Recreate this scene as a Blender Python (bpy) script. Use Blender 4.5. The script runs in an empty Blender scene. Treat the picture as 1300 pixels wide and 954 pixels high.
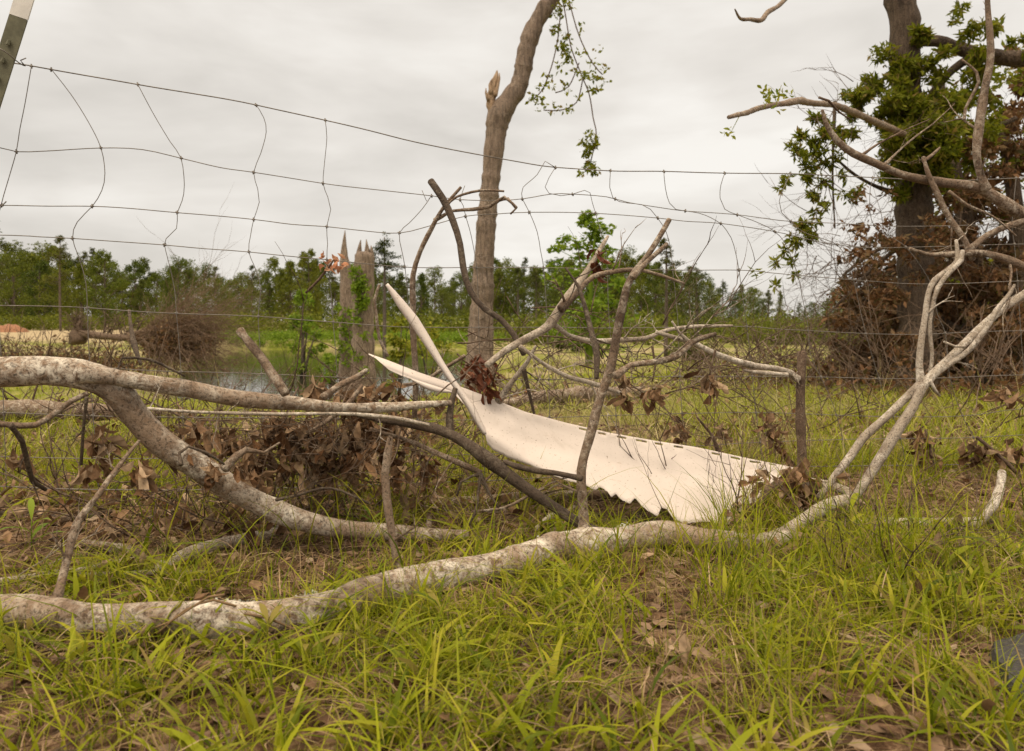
import bpy, math, random
import numpy as np
from mathutils import Vector, noise, Matrix
R = math.radians
random.seed(7); rng = np.random.default_rng(7)
S = bpy.context.scene
COL = S.collection

# ------------------------------------------------------------------ camera, sky, sun, exposure
F = 1300 * 28 / 36.0        # focal length in photo pixels
HZ = 408.0                  # row of the horizon
CH = 0.55                   # eye height
cam_d = bpy.data.cameras.new('camera'); cam = bpy.data.objects.new('camera', cam_d); COL.objects.link(cam)
cam_d.lens = 28; cam_d.sensor_width = 36; cam_d.clip_start = 0.05; cam_d.clip_end = 3000
cam_d.shift_y = -(477 - HZ) / 1300.0
cam.location = (0, 0, CH); cam.rotation_euler = (R(90), 0, 0)
cam_d.dof.use_dof = True; cam_d.dof.focus_distance = 2.15; cam_d.dof.aperture_fstop = 7.1
S.camera = cam
SUN_EL, SUN_AZ = 58, -150   # overcast: weak soft sun high behind the left shoulder

W = bpy.data.worlds.new('World'); S.world = W; W.use_nodes = True
nt = W.node_tree; nt.nodes.clear()
def N(t, tree, **kw):
    n = tree.nodes.new(t)
    for k, v in kw.items(): setattr(n, k, v)
    return n
def math_node(tree, op, a, b=None, c=None, clamp=False):
    n = N('ShaderNodeMath', tree, operation=op); n.use_clamp = clamp
    for i, v in enumerate((a, b, c)):
        if v is None: continue
        if isinstance(v, (int, float)): n.inputs[i].default_value = v
        else: tree.links.new(v, n.inputs[i])
    return n.outputs[0]
def ramp(tree, fac, stops, interp='LINEAR'):
    n = N('ShaderNodeValToRGB', tree); cr = n.color_ramp; cr.interpolation = interp
    while len(cr.elements) < len(stops): cr.elements.new(0.5)
    for e, (p, c) in zip(cr.elements, stops):
        e.position = p; e.color = (c[0], c[1], c[2], 1) if not isinstance(c, (int, float)) else (c, c, c, 1)
    tree.links.new(fac, n.inputs['Fac']); return n.outputs['Color']
def mixc(tree, fac, a, b, mode='MIX'):
    n = N('ShaderNodeMix', tree, data_type='RGBA', blend_type=mode)
    for k, v in ((0, fac), (6, a), (7, b)):
        if isinstance(v, (int, float)): n.inputs[k].default_value = v if k == 0 else (v, v, v, 1)
        elif isinstance(v, tuple): n.inputs[k].default_value = (*v, 1)
        else: tree.links.new(v, n.inputs[k])
    return n.outputs[2]
def noise_tex(tree, vec, scale, detail=4, rough=0.55, dist=0.0):
    n = N('ShaderNodeTexNoise', tree); n.inputs['Scale'].default_value = scale
    n.inputs['Detail'].default_value = detail; n.inputs['Roughness'].default_value = rough
    n.inputs['Distortion'].default_value = dist
    if vec is not None: tree.links.new(vec, n.inputs['Vector'])
    return n.outputs['Fac']
def mapping(tree, vec, scale=(1, 1, 1), rot=(0, 0, 0)):
    n = N('ShaderNodeMapping', tree); n.inputs['Scale'].default_value = scale; n.inputs['Rotation'].default_value = rot
    tree.links.new(vec, n.inputs['Vector']); return n.outputs['Vector']

sky = N('ShaderNodeTexSky', nt, sky_type='NISHITA'); sky.sun_disc = False
sky.sun_elevation = R(SUN_EL); sky.sun_rotation = R(SUN_AZ); sky.dust_density = 2
tc = N('ShaderNodeTexCoord', nt)
sepn = N('ShaderNodeSeparateXYZ', nt); nt.links.new(tc.outputs['Generated'], sepn.inputs[0])
mp = mapping(nt, tc.outputs['Generated'], (1.0, 1.0, 3.2), (0.1, 0.05, 0.4))
cl = noise_tex(nt, mp, 2.3, 5, 0.5, 0.4)
cl2 = noise_tex(nt, mp, 7.0, 4, 0.5, 0.2)
clm = math_node(nt, 'ADD', math_node(nt, 'MULTIPLY', cl, 0.75), math_node(nt, 'MULTIPLY', cl2, 0.25))
ccol = ramp(nt, clm, [(0.36, (6.1, 5.75, 5.25)), (0.5, (7.35, 6.95, 6.4)), (0.62, (8.5, 8.15, 7.6))])
lift = ramp(nt, sepn.outputs['Z'], [(0.0, 1.0), (0.40, 1.0), (0.95, (3.35, 2.95, 2.4))])
ccol = mixc(nt, 1.0, ccol, lift, 'MULTIPLY')
skc = mixc(nt, 0.96, sky.outputs[0], ccol)
bg = N('ShaderNodeBackground', nt); bg.inputs['Strength'].default_value = 0.1
nt.links.new(skc, bg.inputs['Color'])
wo = N('ShaderNodeOutputWorld', nt); nt.links.new(bg.outputs[0], wo.inputs['Surface'])

sd = bpy.data.lights.new('sun', 'SUN'); so = bpy.data.objects.new('sun', sd); COL.objects.link(so)
sd.energy = 1.5; sd.angle = R(20); sd.color = (1.0, 0.87, 0.68)
so.rotation_euler = (R(90 - SUN_EL), 0, R(-28)); so.location = (-5, -5, 12)
S.view_settings.view_transform = 'Standard'; S.view_settings.look = 'None'
S.view_settings.exposure = 0.2; S.view_settings.gamma = 1.0; S.view_settings.use_curve_mapping = False
S.render.engine = 'CYCLES'; S.cycles.max_bounces = 6; S.cycles.transparent_max_bounces = 4

# ------------------------------------------------------------------ helpers
def P(px, py, Y): return Vector(((px - 650) / F * Y, Y, CH + (HZ - py) / F * Y))
def gY(py, z=0.0): return (CH - z) * F / (py - HZ)
def sm(t): t = min(1, max(0, t)); return t * t * (3 - 2 * t)
POND = [(-9.0, 21.0), (-6, 20.0), (-2.6, 21.5), (-0.6, 30), (-0.9, 45), (-1.2, 60), (-12, 63), (-24.5, 61), (-19, 47), (-14, 34)]
WATER = -1.66
def pond_sd(x, y):
    d = 1e9; inside = False; n = len(POND)
    for i in range(n):
        x1, y1 = POND[i]; x2, y2 = POND[(i + 1) % n]
        dx, dy = x2 - x1, y2 - y1
        t = max(0, min(1, ((x - x1) * dx + (y - y1) * dy) / (dx * dx + dy * dy)))
        d = min(d, math.hypot(x - x1 - t * dx, y - y1 - t * dy))
        if (y1 > y) != (y2 > y) and x < (x2 - x1) * (y - y1) / (y2 - y1) + x1: inside = not inside
    return -d if inside else d
PROF_L = [(3.4, 0), (6, -0.16), (9, -0.46), (12, -0.80), (20, -1.48), (26, -1.46), (45, -1.40), (66, -0.95), (120, -0.75), (400, -0.6), (3000, -0.5)]
PROF_R = [(3.4, 0), (6, -0.10), (9, -0.27), (12, -0.44), (20, -0.85), (30, -1.0), (60, -1.05), (120, -0.9), (400, -0.6), (3000, -0.5)]
def lerpp(pr, y):
    if y <= pr[0][0]: return pr[0][1]
    for (a, b), (c, d) in zip(pr, pr[1:]):
        if y <= c: return b + (d - b) * (y - a) / (c - a)
    return pr[-1][1]
def gh(x, y):
    t = sm((x / max(y, 1) + 0.06) / 0.16 + 0.5)
    z = lerpp(PROF_L, y) * (1 - t) + lerpp(PROF_R, y) * t
    if y < 14:
        k = 1 if y > 1.0 else 0.6
        z += k * (0.018 * noise.noise((x * 1.7, y * 1.7, 3)) + 0.008 * noise.noise((x * 6, y * 6, 1)))
    else: z += 0.06 * noise.noise((x * .25, y * .25, 5))
    if y > 18 and y < 70 and x < 4:
        s = pond_sd(x, y)
        if s < 1.5:
            if y > 55 and s > 0: z = WATER + (z - WATER) * sm(s / 1.0 )
            elif s > 0: z = max(z, WATER + 0.04 + 0.02 * s) if False else WATER + 0.03 + (z - WATER - 0.03) * sm(s / 1.5)
            else: z = WATER + 0.03 + max(-0.6, s * 0.5)
    return z
def G(px, Y, dz=0.0):
    x = (px - 650) / F * Y
    return Vector((x, Y, gh(x, Y) + dz))

def fast_mesh(name, V, faces_list):
    """V (n,3) array; faces_list: list of (m,k) int arrays"""
    me = bpy.data.meshes.new(name)
    V = np.asarray(V, dtype=np.float32)
    loops = np.concatenate([f.ravel() for f in faces_list]).astype(np.int32)
    tot = np.concatenate([np.full(len(f), f.shape[1], dtype=np.int32) for f in faces_list])
    st = np.concatenate([[0], np.cumsum(tot)[:-1]]).astype(np.int32)
    me.vertices.add(len(V)); me.vertices.foreach_set('co', V.ravel())
    me.loops.add(len(loops)); me.loops.foreach_set('vertex_index', loops)
    me.polygons.add(len(tot)); me.polygons.foreach_set('loop_start', st); me.polygons.foreach_set('loop_total', tot)
    me.update(calc_edges=True); me.validate()
    return me

class MB:
    def __init__(s): s.v = []; s.f = []
    def add(s, vs, fs):
        o = len(s.v); s.v.extend(vs); s.f.extend([tuple(i + o for i in f) for f in fs])

def root_loc(o):
    v = Vector((0, 0, 0))
    while o is not None: v = v + o.location; o = o.parent
    return v
def tag(o, label=None, cat=None, group=None, kind=None):
    for k, v in (('label', label), ('category', cat), ('group', group), ('kind', kind)):
        if v: o[k] = v
    return o
def thing(name, loc, label, cat, group=None):
    o = bpy.data.objects.new(name, None); o.location = loc; o.empty_display_size = 0.1
    COL.objects.link(o); return tag(o, label, cat, group)
def link(name, me, mat, parent=None, smooth=True):
    me.materials.append(mat)
    if smooth: me.polygons.foreach_set('use_smooth', [True] * len(me.polygons))
    o = bpy.data.objects.new(name, me); COL.objects.link(o)
    if parent is not None: o.parent = parent
    return o
def build(mb, name, mat, parent=None, origin=None, smooth=True):
    """vertices are in world coordinates; origin is the thing's base"""
    o0 = root_loc(parent) if parent is not None else (Vector(origin) if origin is not None else Vector((0, 0, 0)))
    V = np.array([tuple(v) for v in mb.v], dtype=np.float32) - np.array(tuple(o0), dtype=np.float32)
    me = bpy.data.meshes.new(name); me.from_pydata(V.tolist(), [], mb.f); me.update()
    o = link(name, me, mat, parent, smooth)
    if parent is None: o.location = o0
    return o
def copy_tree(o, parent=None):
    c = o.copy(); COL.objects.link(c)
    if parent is not None: c.parent = parent
    for ch in list(o.children): copy_tree(ch, c)
    return c

def catmull(pts, step):
    """pts list of (Vector, r)"""
    if len(pts) < 2: return pts
    out = []
    P0 = [pts[0]] + pts + [pts[-1]]
    for i in range(1, len(P0) - 2):
        p0, p1, p2, p3 = (np.array([*P0[j][0], P0[j][1]]) for j in (i - 1, i, i + 1, i + 2))
        n = max(1, int(np.linalg.norm(p2[:3] - p1[:3]) / step))
        for k in range(n):
            t = k / n
            q = 0.5 * ((2 * p1) + (-p0 + p2) * t + (2 * p0 - 5 * p1 + 4 * p2 - p3) * t * t + (-p0 + 3 * p1 - 3 * p2 + p3) * t ** 3)
            out.append((Vector(q[:3]), max(1e-4, q[3])))
    out.append(pts[-1]); return out
def tube(mb, pts, n=8, step=0.03, rough=0.0, nf=12.0, cap=True, wob=0.0):
    pts = catmull(pts, step)
    if len(pts) < 2: return
    if cap and n >= 8:      # worn, rounded and slightly ragged broken ends
        for e, i1 in ((0, 1), (-1, -2)):
            p, r = pts[e]; dv = (p - pts[i1][0])
            if dv.length > 1e-9 and r > .003:
                dv = dv.normalized(); ex = [(p + dv * r * .28, r * .82), (p + dv * r * .42, r * .45)]
                if e == 0: pts = [ex[1], ex[0]] + pts
                else: pts = pts + ex
    vs = []; fs = []
    t0 = (pts[1][0] - pts[0][0]).normalized()
    u = t0.orthogonal().normalized()
    m = len(pts)
    for i, (p, r) in enumerate(pts):
        t = (pts[min(i + 1, m - 1)][0] - pts[max(i - 1, 0)][0])
        t = t.normalized() if t.length > 1e-9 else t0
        u = (u - t * u.dot(t))
        u = u.normalized() if u.length > 1e-6 else t.orthogonal().normalized()
        w = t.cross(u); t0 = t
        if wob: p = p + noise.noise_vector(p * 5.0) * wob * r
        if rough and r > .002: r = r * (1 + .16 * noise.noise(p * 9.0) + .22 * max(0, noise.noise(p * 17.0 + Vector((3, 1, 7))) - .28) * 2)
        for k in range(n):
            a = 2 * math.pi * k / n
            d = u * math.cos(a) + w * math.sin(a)
            rr = r
            if rough:
                q = p + d * r
                rr = r * (1 + rough * (noise.noise(q * nf) + 0.5 * noise.noise(q * nf * 2.7)))
            vs.append(p + d * rr)
        if i:
            for k in range(n):
                a, b = (i - 1) * n + k, (i - 1) * n + (k + 1) % n
                fs.append((a, b, b + n, a + n))
    if cap:
        fs.append(tuple(range(n - 1, -1, -1))); fs.append(tuple((m - 1) * n + k for k in range(n)))
    mb.add(vs, fs)
def L(lst, Y0, Y1=None):
    """[(px,py,width px)] -> [(point, radius)] at distances from Y0 to Y1"""
    Y1 = Y0 if Y1 is None else Y1
    d = [0]
    for a, b in zip(lst, lst[1:]): d.append(d[-1] + math.hypot(a[0] - b[0], a[1] - b[1]))
    out = []
    for q, s in zip(lst, d):
        Y = Y0 + (Y1 - Y0) * s / max(d[-1], 1e-6)
        if len(q) > 3: Y = q[3]
        out.append((P(q[0], q[1], Y), q[2] / 2 / F * Y))
    return out

# ------------------------------------------------------------------ materials
def new_mat(name):
    m = bpy.data.materials.new(name); m.use_nodes = True; t = m.node_tree
    b = t.nodes['Principled BSDF']; b.inputs['Roughness'].default_value = 0.8
    b.inputs['Specular IOR Level'].default_value = 0.3
    return m, t, b
def obj_co(t): return N('ShaderNodeTexCoord', t).outputs['Object']
def bump(t, b, h, strength, dist):
    n = N('ShaderNodeBump', t); n.inputs['Strength'].default_value = strength; n.inputs['Distance'].default_value = dist
    t.links.new(h, n.inputs['Height']); t.links.new(n.outputs[0], b.inputs['Normal'])
def bark(name, dark, mid, light, s=1.0, amount=0.5, bs=1.0, grain=None):
    m, t, b = new_mat(name); co = obj_co(t)
    n1 = noise_tex(t, co, 9 * s, 6, 0.65, 0.3); n2 = noise_tex(t, co, 44 * s, 8, 0.74, 0.6); n3 = noise_tex(t, co, 170 * s, 6, 0.7, 0.5)
    base = ramp(t, n1, [(0.32, dark), (0.52, mid), (0.7, mid)])
    lich = ramp(t, n2, [(0.56 - 0.2 * amount, 0.0), (0.76 - 0.2 * amount, 1.0)])
    big = ramp(t, noise_tex(t, co, 5 * s, 4, 0.6, 0.5), [(0.38, 0.12), (0.56, 1.0)])
    fac = mixc(t, 1.0, lich, big, 'MULTIPLY')
    c = mixc(t, fac, base, light)
    spk = ramp(t, n3, [(0.36, 0.30), (0.50, 1.05)])
    c = mixc(t, 1.0, c, spk, 'MULTIPLY')
    t.links.new(c, b.inputs['Base Color'])
    h = math_node(t, 'ADD', math_node(t, 'MULTIPLY', n2, 0.7), math_node(t, 'MULTIPLY', n3, 0.5))
    if grain:
        g = noise_tex(t, mapping(t, co, grain), 1.0, 5, 0.6); h = math_node(t, 'ADD', h, math_node(t, 'MULTIPLY', g, 2.2))
        c2 = mixc(t, 0.5, c, mixc(t, 1.0, c, ramp(t, g, [(0.38, 0.35), (0.55, 1.15)]), 'MULTIPLY')); t.links.new(c2, b.inputs['Base Color'])
    bump(t, b, h, 1.0, 0.006 * bs / s); return m
def leafmat(name, cols, trans=0.35, rough=0.55, vein=0.0, big=None):
    m, t, b = new_mat(name)
    g = N('ShaderNodeNewGeometry', t)
    st = [(i / max(1, len(cols) - 1), c) for i, c in enumerate(cols)]
    c = ramp(t, g.outputs['Random Per Island'], st)
    co = obj_co(t)
    if vein: c = mixc(t, 1.0, c, ramp(t, noise_tex(t, co, vein, 3), [(0.3, 0.6), (0.65, 1.15)]), 'MULTIPLY')
    if big:
        oi = N('ShaderNodeObjectInfo', t)
        c = mixc(t, 1.0, c, ramp(t, oi.outputs['Random'], big), 'MULTIPLY')
    t.links.new(c, b.inputs['Base Color']); b.inputs['Roughness'].default_value = rough; b.inputs['Specular IOR Level'].default_value = 0.14
    tr = N('ShaderNodeBsdfTranslucent', t); t.links.new(c, tr.inputs['Color'])
    mx = N('ShaderNodeMixShader', t); mx.inputs[0].default_value = trans
    t.links.new(b.outputs[0], mx.inputs[1]); t.links.new(tr.outputs[0], mx.inputs[2])
    t.links.new(mx.outputs[0], t.nodes['Material Output'].inputs['Surface']); return m

M = {}
M['log'] = bark('pale_lichen_bark', (0.085, 0.05, 0.03), (0.24, 0.165, 0.11), (0.66, 0.60, 0.51), 1.0, 0.78)
M['limb'] = bark('grey_brown_bark', (0.07, 0.042, 0.026), (0.19, 0.13, 0.088), (0.52, 0.455, 0.37), 1.2, 0.5)
M['dark_limb'] = bark('dark_bark', (0.038, 0.025, 0.017), (0.085, 0.06, 0.042), (0.24, 0.20, 0.15), 1.3, 0.35)
M['twig'] = bark('twig_bark', (0.05, 0.03, 0.019), (0.125, 0.08, 0.053), (0.30, 0.235, 0.17), 2.0, 0.35)
M['white_limb'] = bark('weathered_white_bark', (0.15, 0.11, 0.08), (0.33, 0.27, 0.21), (0.66, 0.60, 0.52), 1.4, 0.7)
M['trunk'] = bark('furrowed_trunk_bark', (0.15, 0.105, 0.075), (0.31, 0.23, 0.175), (0.42, 0.34, 0.275), 0.6, 0.5, 4.0, (30, 30, 4))
M['trunk_dark'] = bark('dark_trunk_bark', (0.06, 0.038, 0.025), (0.14, 0.098, 0.068), (0.22, 0.165, 0.12), 0.6, 0.4, 4.0, (30, 30, 4))
M['far_trunk'] = bark('far_trunk_bark', (0.06, 0.045, 0.035), (0.12, 0.09, 0.07), (0.2, 0.17, 0.13), 0.3, 0.3)
M['splinter'] = bark('splintered_wood', (0.30, 0.19, 0.11), (0.45, 0.31, 0.20), (0.55, 0.42, 0.30), 0.8, 0.4, 3.0, (40, 40, 3))
M['dead_leaf'] = leafmat('dead_leaf', [(0.06, 0.03, 0.014), (0.16, 0.08, 0.036), (0.31, 0.19, 0.105), (0.09, 0.05, 0.026), (0.50, 0.36, 0.23), (0.20, 0.115, 0.06), (0.40, 0.27, 0.165)], 0.22, 0.6, 60)
M['red_leaf'] = leafmat('red_brown_leaf', [(0.06, 0.022, 0.012), (0.15, 0.05, 0.024), (0.08, 0.026, 0.016), (0.24, 0.09, 0.045)], 0.15, 0.5, 60)
M['litter'] = leafmat('leaf_litter', [(0.06, 0.035, 0.02), (0.15, 0.085, 0.05), (0.28, 0.19, 0.125), (0.10, 0.055, 0.032), (0.42, 0.32, 0.22)], 0.1, 0.8, 50)
M['straw'] = leafmat('dry_straw', [(0.10, 0.058, 0.03), (0.33, 0.23, 0.135), (0.19, 0.115, 0.06), (0.44, 0.33, 0.20)], 0.1, 0.8)
M['grass'] = leafmat('lush_grass', [(0.07, 0.10, 0.006), (0.20, 0.24, 0.008), (0.33, 0.35, 0.012), (0.11, 0.145, 0.007), (0.42, 0.39, 0.035), (0.26, 0.29, 0.010), (0.30, 0.21, 0.08)], 0.42, 0.45)
M['grass_mid'] = leafmat('meadow_grass', [(0.13, 0.17, 0.010), (0.26, 0.30, 0.015), (0.37, 0.37, 0.03), (0.19, 0.23, 0.012), (0.42, 0.36, 0.12)], 0.35, 0.6)
M['grass_dry'] = leafmat('dry_meadow_grass', [(0.26, 0.25, 0.06), (0.46, 0.39, 0.19), (0.24, 0.26, 0.035), (0.52, 0.44, 0.25)], 0.35, 0.7)
M['green_leaf'] = leafmat('oak_leaf_green', [(0.07, 0.095, 0.006), (0.17, 0.195, 0.012), (0.10, 0.125, 0.008), (0.27, 0.27, 0.02), (0.15, 0.17, 0.010), (0.24, 0.17, 0.05)], 0.46, 0.5)
M['lime_leaf'] = leafmat('bright_leaf', [(0.10, 0.17, 0.012), (0.17, 0.26, 0.02), (0.24, 0.31, 0.03)], 0.4, 0.5)
M['yellow_leaf'] = leafmat('yellow_green_leaf', [(0.12, 0.17, 0.014), (0.24, 0.26, 0.02), (0.32, 0.29, 0.03)], 0.35, 0.5)
M['brown_leaf'] = leafmat('withered_leaf', [(0.08, 0.038, 0.018), (0.15, 0.075, 0.034), (0.24, 0.13, 0.062), (0.06, 0.05, 0.016), (0.30, 0.19, 0.10)], 0.3, 0.6)
vary = [(0.0, (0.62, 0.72, 0.75)), (0.35, (0.95, 1.0, 0.9)), (0.7, (1.25, 1.15, 0.9)), (1.0, (0.85, 0.85, 1.1))]
M['far_leaf'] = leafmat('far_foliage', [(0.055, 0.075, 0.010), (0.12, 0.15, 0.016), (0.08, 0.10, 0.012), (0.17, 0.19, 0.026)], 0.3, 0.6, 0, vary)
M['pine_leaf'] = leafmat('pine_needles', [(0.045, 0.055, 0.012), (0.08, 0.09, 0.017), (0.11, 0.12, 0.024)], 0.2, 0.6, 0, vary)
M['lichen'] = leafmat('lichen_flake', [(0.42, 0.44, 0.36), (0.6, 0.6, 0.52), (0.3, 0.31, 0.24)], 0.1, 0.9)

def simple(name, col, rough=0.6, metal=0.0, ns=None, dark=0.6):
    m, t, b = new_mat(name); b.inputs['Roughness'].default_value = rough; b.inputs['Metallic'].default_value = metal
    if ns:
        f = noise_tex(t, obj_co(t), ns, 5, 0.65)
        c = ramp(t, f, [(0.3, tuple(x * dark for x in col)), (0.65, col)]); t.links.new(c, b.inputs['Base Color'])
        bump(t, b, f, 0.4, 0.002)
    else: b.inputs['Base Color'].default_value = (*col, 1)
    return m
M['wire'] = simple('weathered_galvanised_wire', (0.24, 0.215, 0.19), 0.55, 0.35, 60, 0.45)
M['post'] = simple('faded_green_post_paint', (0.16, 0.155, 0.10), 0.7, 0.0, 25, 0.5)
M['post_tip'] = simple('chalky_white_post_paint', (0.72, 0.70, 0.66), 0.7, 0.0, 18, 0.8)
M['clay'] = simple('red_clay', (0.32, 0.155, 0.085), 0.95, 0.0, 3, 0.6)
# vinyl
m, t, b = new_mat('cream_vinyl'); co = obj_co(t); M['vinyl'] = m
f1 = noise_tex(t, co, 7, 6, 0.7, 0.5); f2 = noise_tex(t, co, 160, 3, 0.6)
c = ramp(t, f1, [(0.28, (0.55, 0.475, 0.42)), (0.42, (0.64, 0.565, 0.515)), (0.8, (0.68, 0.60, 0.55))])
c = mixc(t, 1.0, c, ramp(t, f2, [(0.30, (0.45, 0.38, 0.3)), (0.36, (1, 1, 1))]), 'MULTIPLY')
f3 = noise_tex(t, mapping(t, co, (3, 3, 22), (0, 0.35, 0)), 2.0, 6, 0.75, 0.8)
c = mixc(t, 1.0, c, ramp(t, f3, [(0.28, (0.74, 0.66, 0.56)), (0.36, (1, 1, 1))]), 'MULTIPLY')
t.links.new(c, b.inputs['Base Color']); b.inputs['Roughness'].default_value = 0.55
bump(t, b, noise_tex(t, mapping(t, co, (6, 6, 60)), 1.0, 3), 0.12, 0.003)
# water
m, t, b = new_mat('pond_water'); M['water'] = m
b.inputs['Base Color'].default_value = (0.03, 0.03, 0.016, 1); b.inputs['Roughness'].default_value = 0.04
b.inputs['Specular IOR Level'].default_value = 0.6
bump(t, b, noise_tex(t, mapping(t, obj_co(t), (1.6, 1.6, 1)), 1.3, 3), 0.35, 0.02)
# asphalt
m, t, b = new_mat('asphalt'); M['asphalt'] = m
f = noise_tex(t, obj_co(t), 180, 4, 0.7)
t.links.new(ramp(t, f, [(0.35, (0.028, 0.026, 0.025)), (0.6, (0.06, 0.055, 0.052)), (0.72, (0.2, 0.19, 0.18))]), b.inputs['Base Color'])
bump(t, b, f, 0.8, 0.004)
# ground
m, t, b = new_mat('ground_soil_and_turf'); M['ground'] = m; co = obj_co(t)
sep = N('ShaderNodeSeparateXYZ', t); t.links.new(co, sep.inputs[0])
nb = noise_tex(t, co, 3.2, 6, 0.65, 0.3); ns_ = noise_tex(t, co, 26, 6, 0.7); nf_ = noise_tex(t, co, 150, 4, 0.7)
soil = ramp(t, ns_, [(0.34, (0.035, 0.018, 0.010)), (0.48, (0.12, 0.068, 0.038)), (0.66, (0.34, 0.225, 0.14))])
soil = mixc(t, 1.0, soil, ramp(t, nf_, [(0.3, 0.55), (0.6, 1.15)]), 'MULTIPLY')
nm = noise_tex(t, co, 0.35, 5, 0.6); nm2 = noise_tex(t, mapping(t, co, (0.2, 1, 1)), 0.22, 4, 0.6)
turf = ramp(t, noise_tex(t, co, 1.6, 6, 0.7), [(0.3, (0.08, 0.10, 0.012)), (0.5, (0.17, 0.19, 0.025)), (0.7, (0.30, 0.25, 0.10))])
tan_ = ramp(t, noise_tex(t, co, 1.1, 5, 0.7), [(0.3, (0.24, 0.19, 0.105)), (0.65, (0.42, 0.33, 0.21))])
turf = mixc(t, ramp(t, nm, [(0.46, 0.0), (0.6, 0.8)]), turf, tan_)
far = ramp(t, math_node(t, 'DIVIDE', sep.outputs['Y'], 20.0), [(0.16, 0.0), (0.32, 1.0)])
farm = mixc(t, 1.0, far, ramp(t, nb, [(0.2, 0.55), (0.5, 1.0)]), 'MULTIPLY')
c = mixc(t, farm, soil, turf)
# tan field on the far left, beyond Y = 72 and left of the pond
fx = ramp(t, math_node(t, 'MULTIPLY_ADD', sep.outputs['X'], -0.1, -1.8), [(0.0, 0.0), (0.6, 1.0)])
fy = ramp(t, math_node(t, 'DIVIDE', math_node(t, 'ADD', sep.outputs['Y'], math_node(t, 'MULTIPLY', nm2, 12)), 130.0), [(0.50, 0.0), (0.56, 1.0), (1.0, 1.0)])
c = mixc(t, mixc(t, 1.0, fx, fy, 'MULTIPLY'), c, (0.36, 0.285, 0.175))
t.links.new(c, b.inputs['Base Color']); b.inputs['Roughness'].default_value = 0.95; b.inputs['Specular IOR Level'].default_value = 0.1
bump(t, b, math_node(t, 'ADD', math_node(t, 'MULTIPLY', ns_, 1.0), math_node(t, 'MULTIPLY', nf_, 0.4)), 0.9, 0.02)

# ------------------------------------------------------------------ ground, pond, road
def make_ground():
    ys = [-60, -20, -6, -2, 0, 0.4]
    y = 0.6
    while y < 3000: ys.append(y); y += max(0.025, 0.022 * y) if y < 80 else 0.12 * y
    us = np.concatenate([[-40, -12, -5, -2.4, -1.6], np.linspace(-1.1, 1.1, 150), [1.6, 2.4, 5, 12, 40]])
    V = []
    for yy in ys:
        w = max(yy, 3.0)
        for u in us: x = u * w; V.append((x, yy, gh(x, yy)))
    n = len(us); i = np.arange(len(ys) - 1)[:, None] * n + np.arange(n - 1)[None, :]; i = i.ravel()
    F4 = np.stack([i, i + 1, i + n + 1, i + n], 1)
    o = link('ground', fast_mesh('ground', V, [F4]), M['ground']); tag(o, kind='structure')
make_ground()
mb = MB()
vs = [(x, y, WATER) for x, y in [(-30, 19), (3, 19), (3, 66), (-30, 66)]]
mb.add(vs, [(0, 1, 2, 3)]); o = build(mb, 'pond_water', M['water']); tag(o, kind='structure')
# paved corner at lower right
ROAD = [(4.0, 1.55), (1.2, 1.41), (.87, 1.355), (.80, 1.32), (.768, 1.25), (.735, 1.15), (.70, 1.02), (.55, .6), (.2, 0), (-1, -2), (-3, -4)]
def road_x(y):
    for (a_, b_), (c_, d_) in zip(ROAD, ROAD[1:]):
        if b_ >= y >= d_: return c_ + (a_ - c_) * (y - d_) / (b_ - d_)
    return 1e9 if y > 1.55 else -3
mb = MB(); top = []; bot = []; low = []
pl = []
for (a_, b_), (c_, d_) in zip(ROAD, ROAD[1:]):
    k_ = max(2, int(math.hypot(a_ - c_, b_ - d_) / .02))
    pl += [(a_ + (c_ - a_) * i / k_, b_ + (d_ - b_) * i / k_) for i in range(k_)]
for x0, y0 in pl:
    j = 0.02 * noise.noise((x0 * 9, y0 * 9, 0)) + 0.014 * noise.noise((x0 * 40, y0 * 40, 1))
    top.append((x0 + j, y0 + j, 0.020)); bot.append((x0 + j - 0.012, y0 + j + .012, -0.03)); low.append((x0 + 6, y0 - 6, 0.022))
n = len(top)
mb.add(top + low + bot, [(i, n + i, n + i + 1, i + 1) for i in range(n - 1)] + [(2 * n + i, i, i + 1, 2 * n + i + 1) for i in range(n - 1)])
o = build(mb, 'road', M['asphalt'], smooth=False); tag(o, kind='structure')

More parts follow.
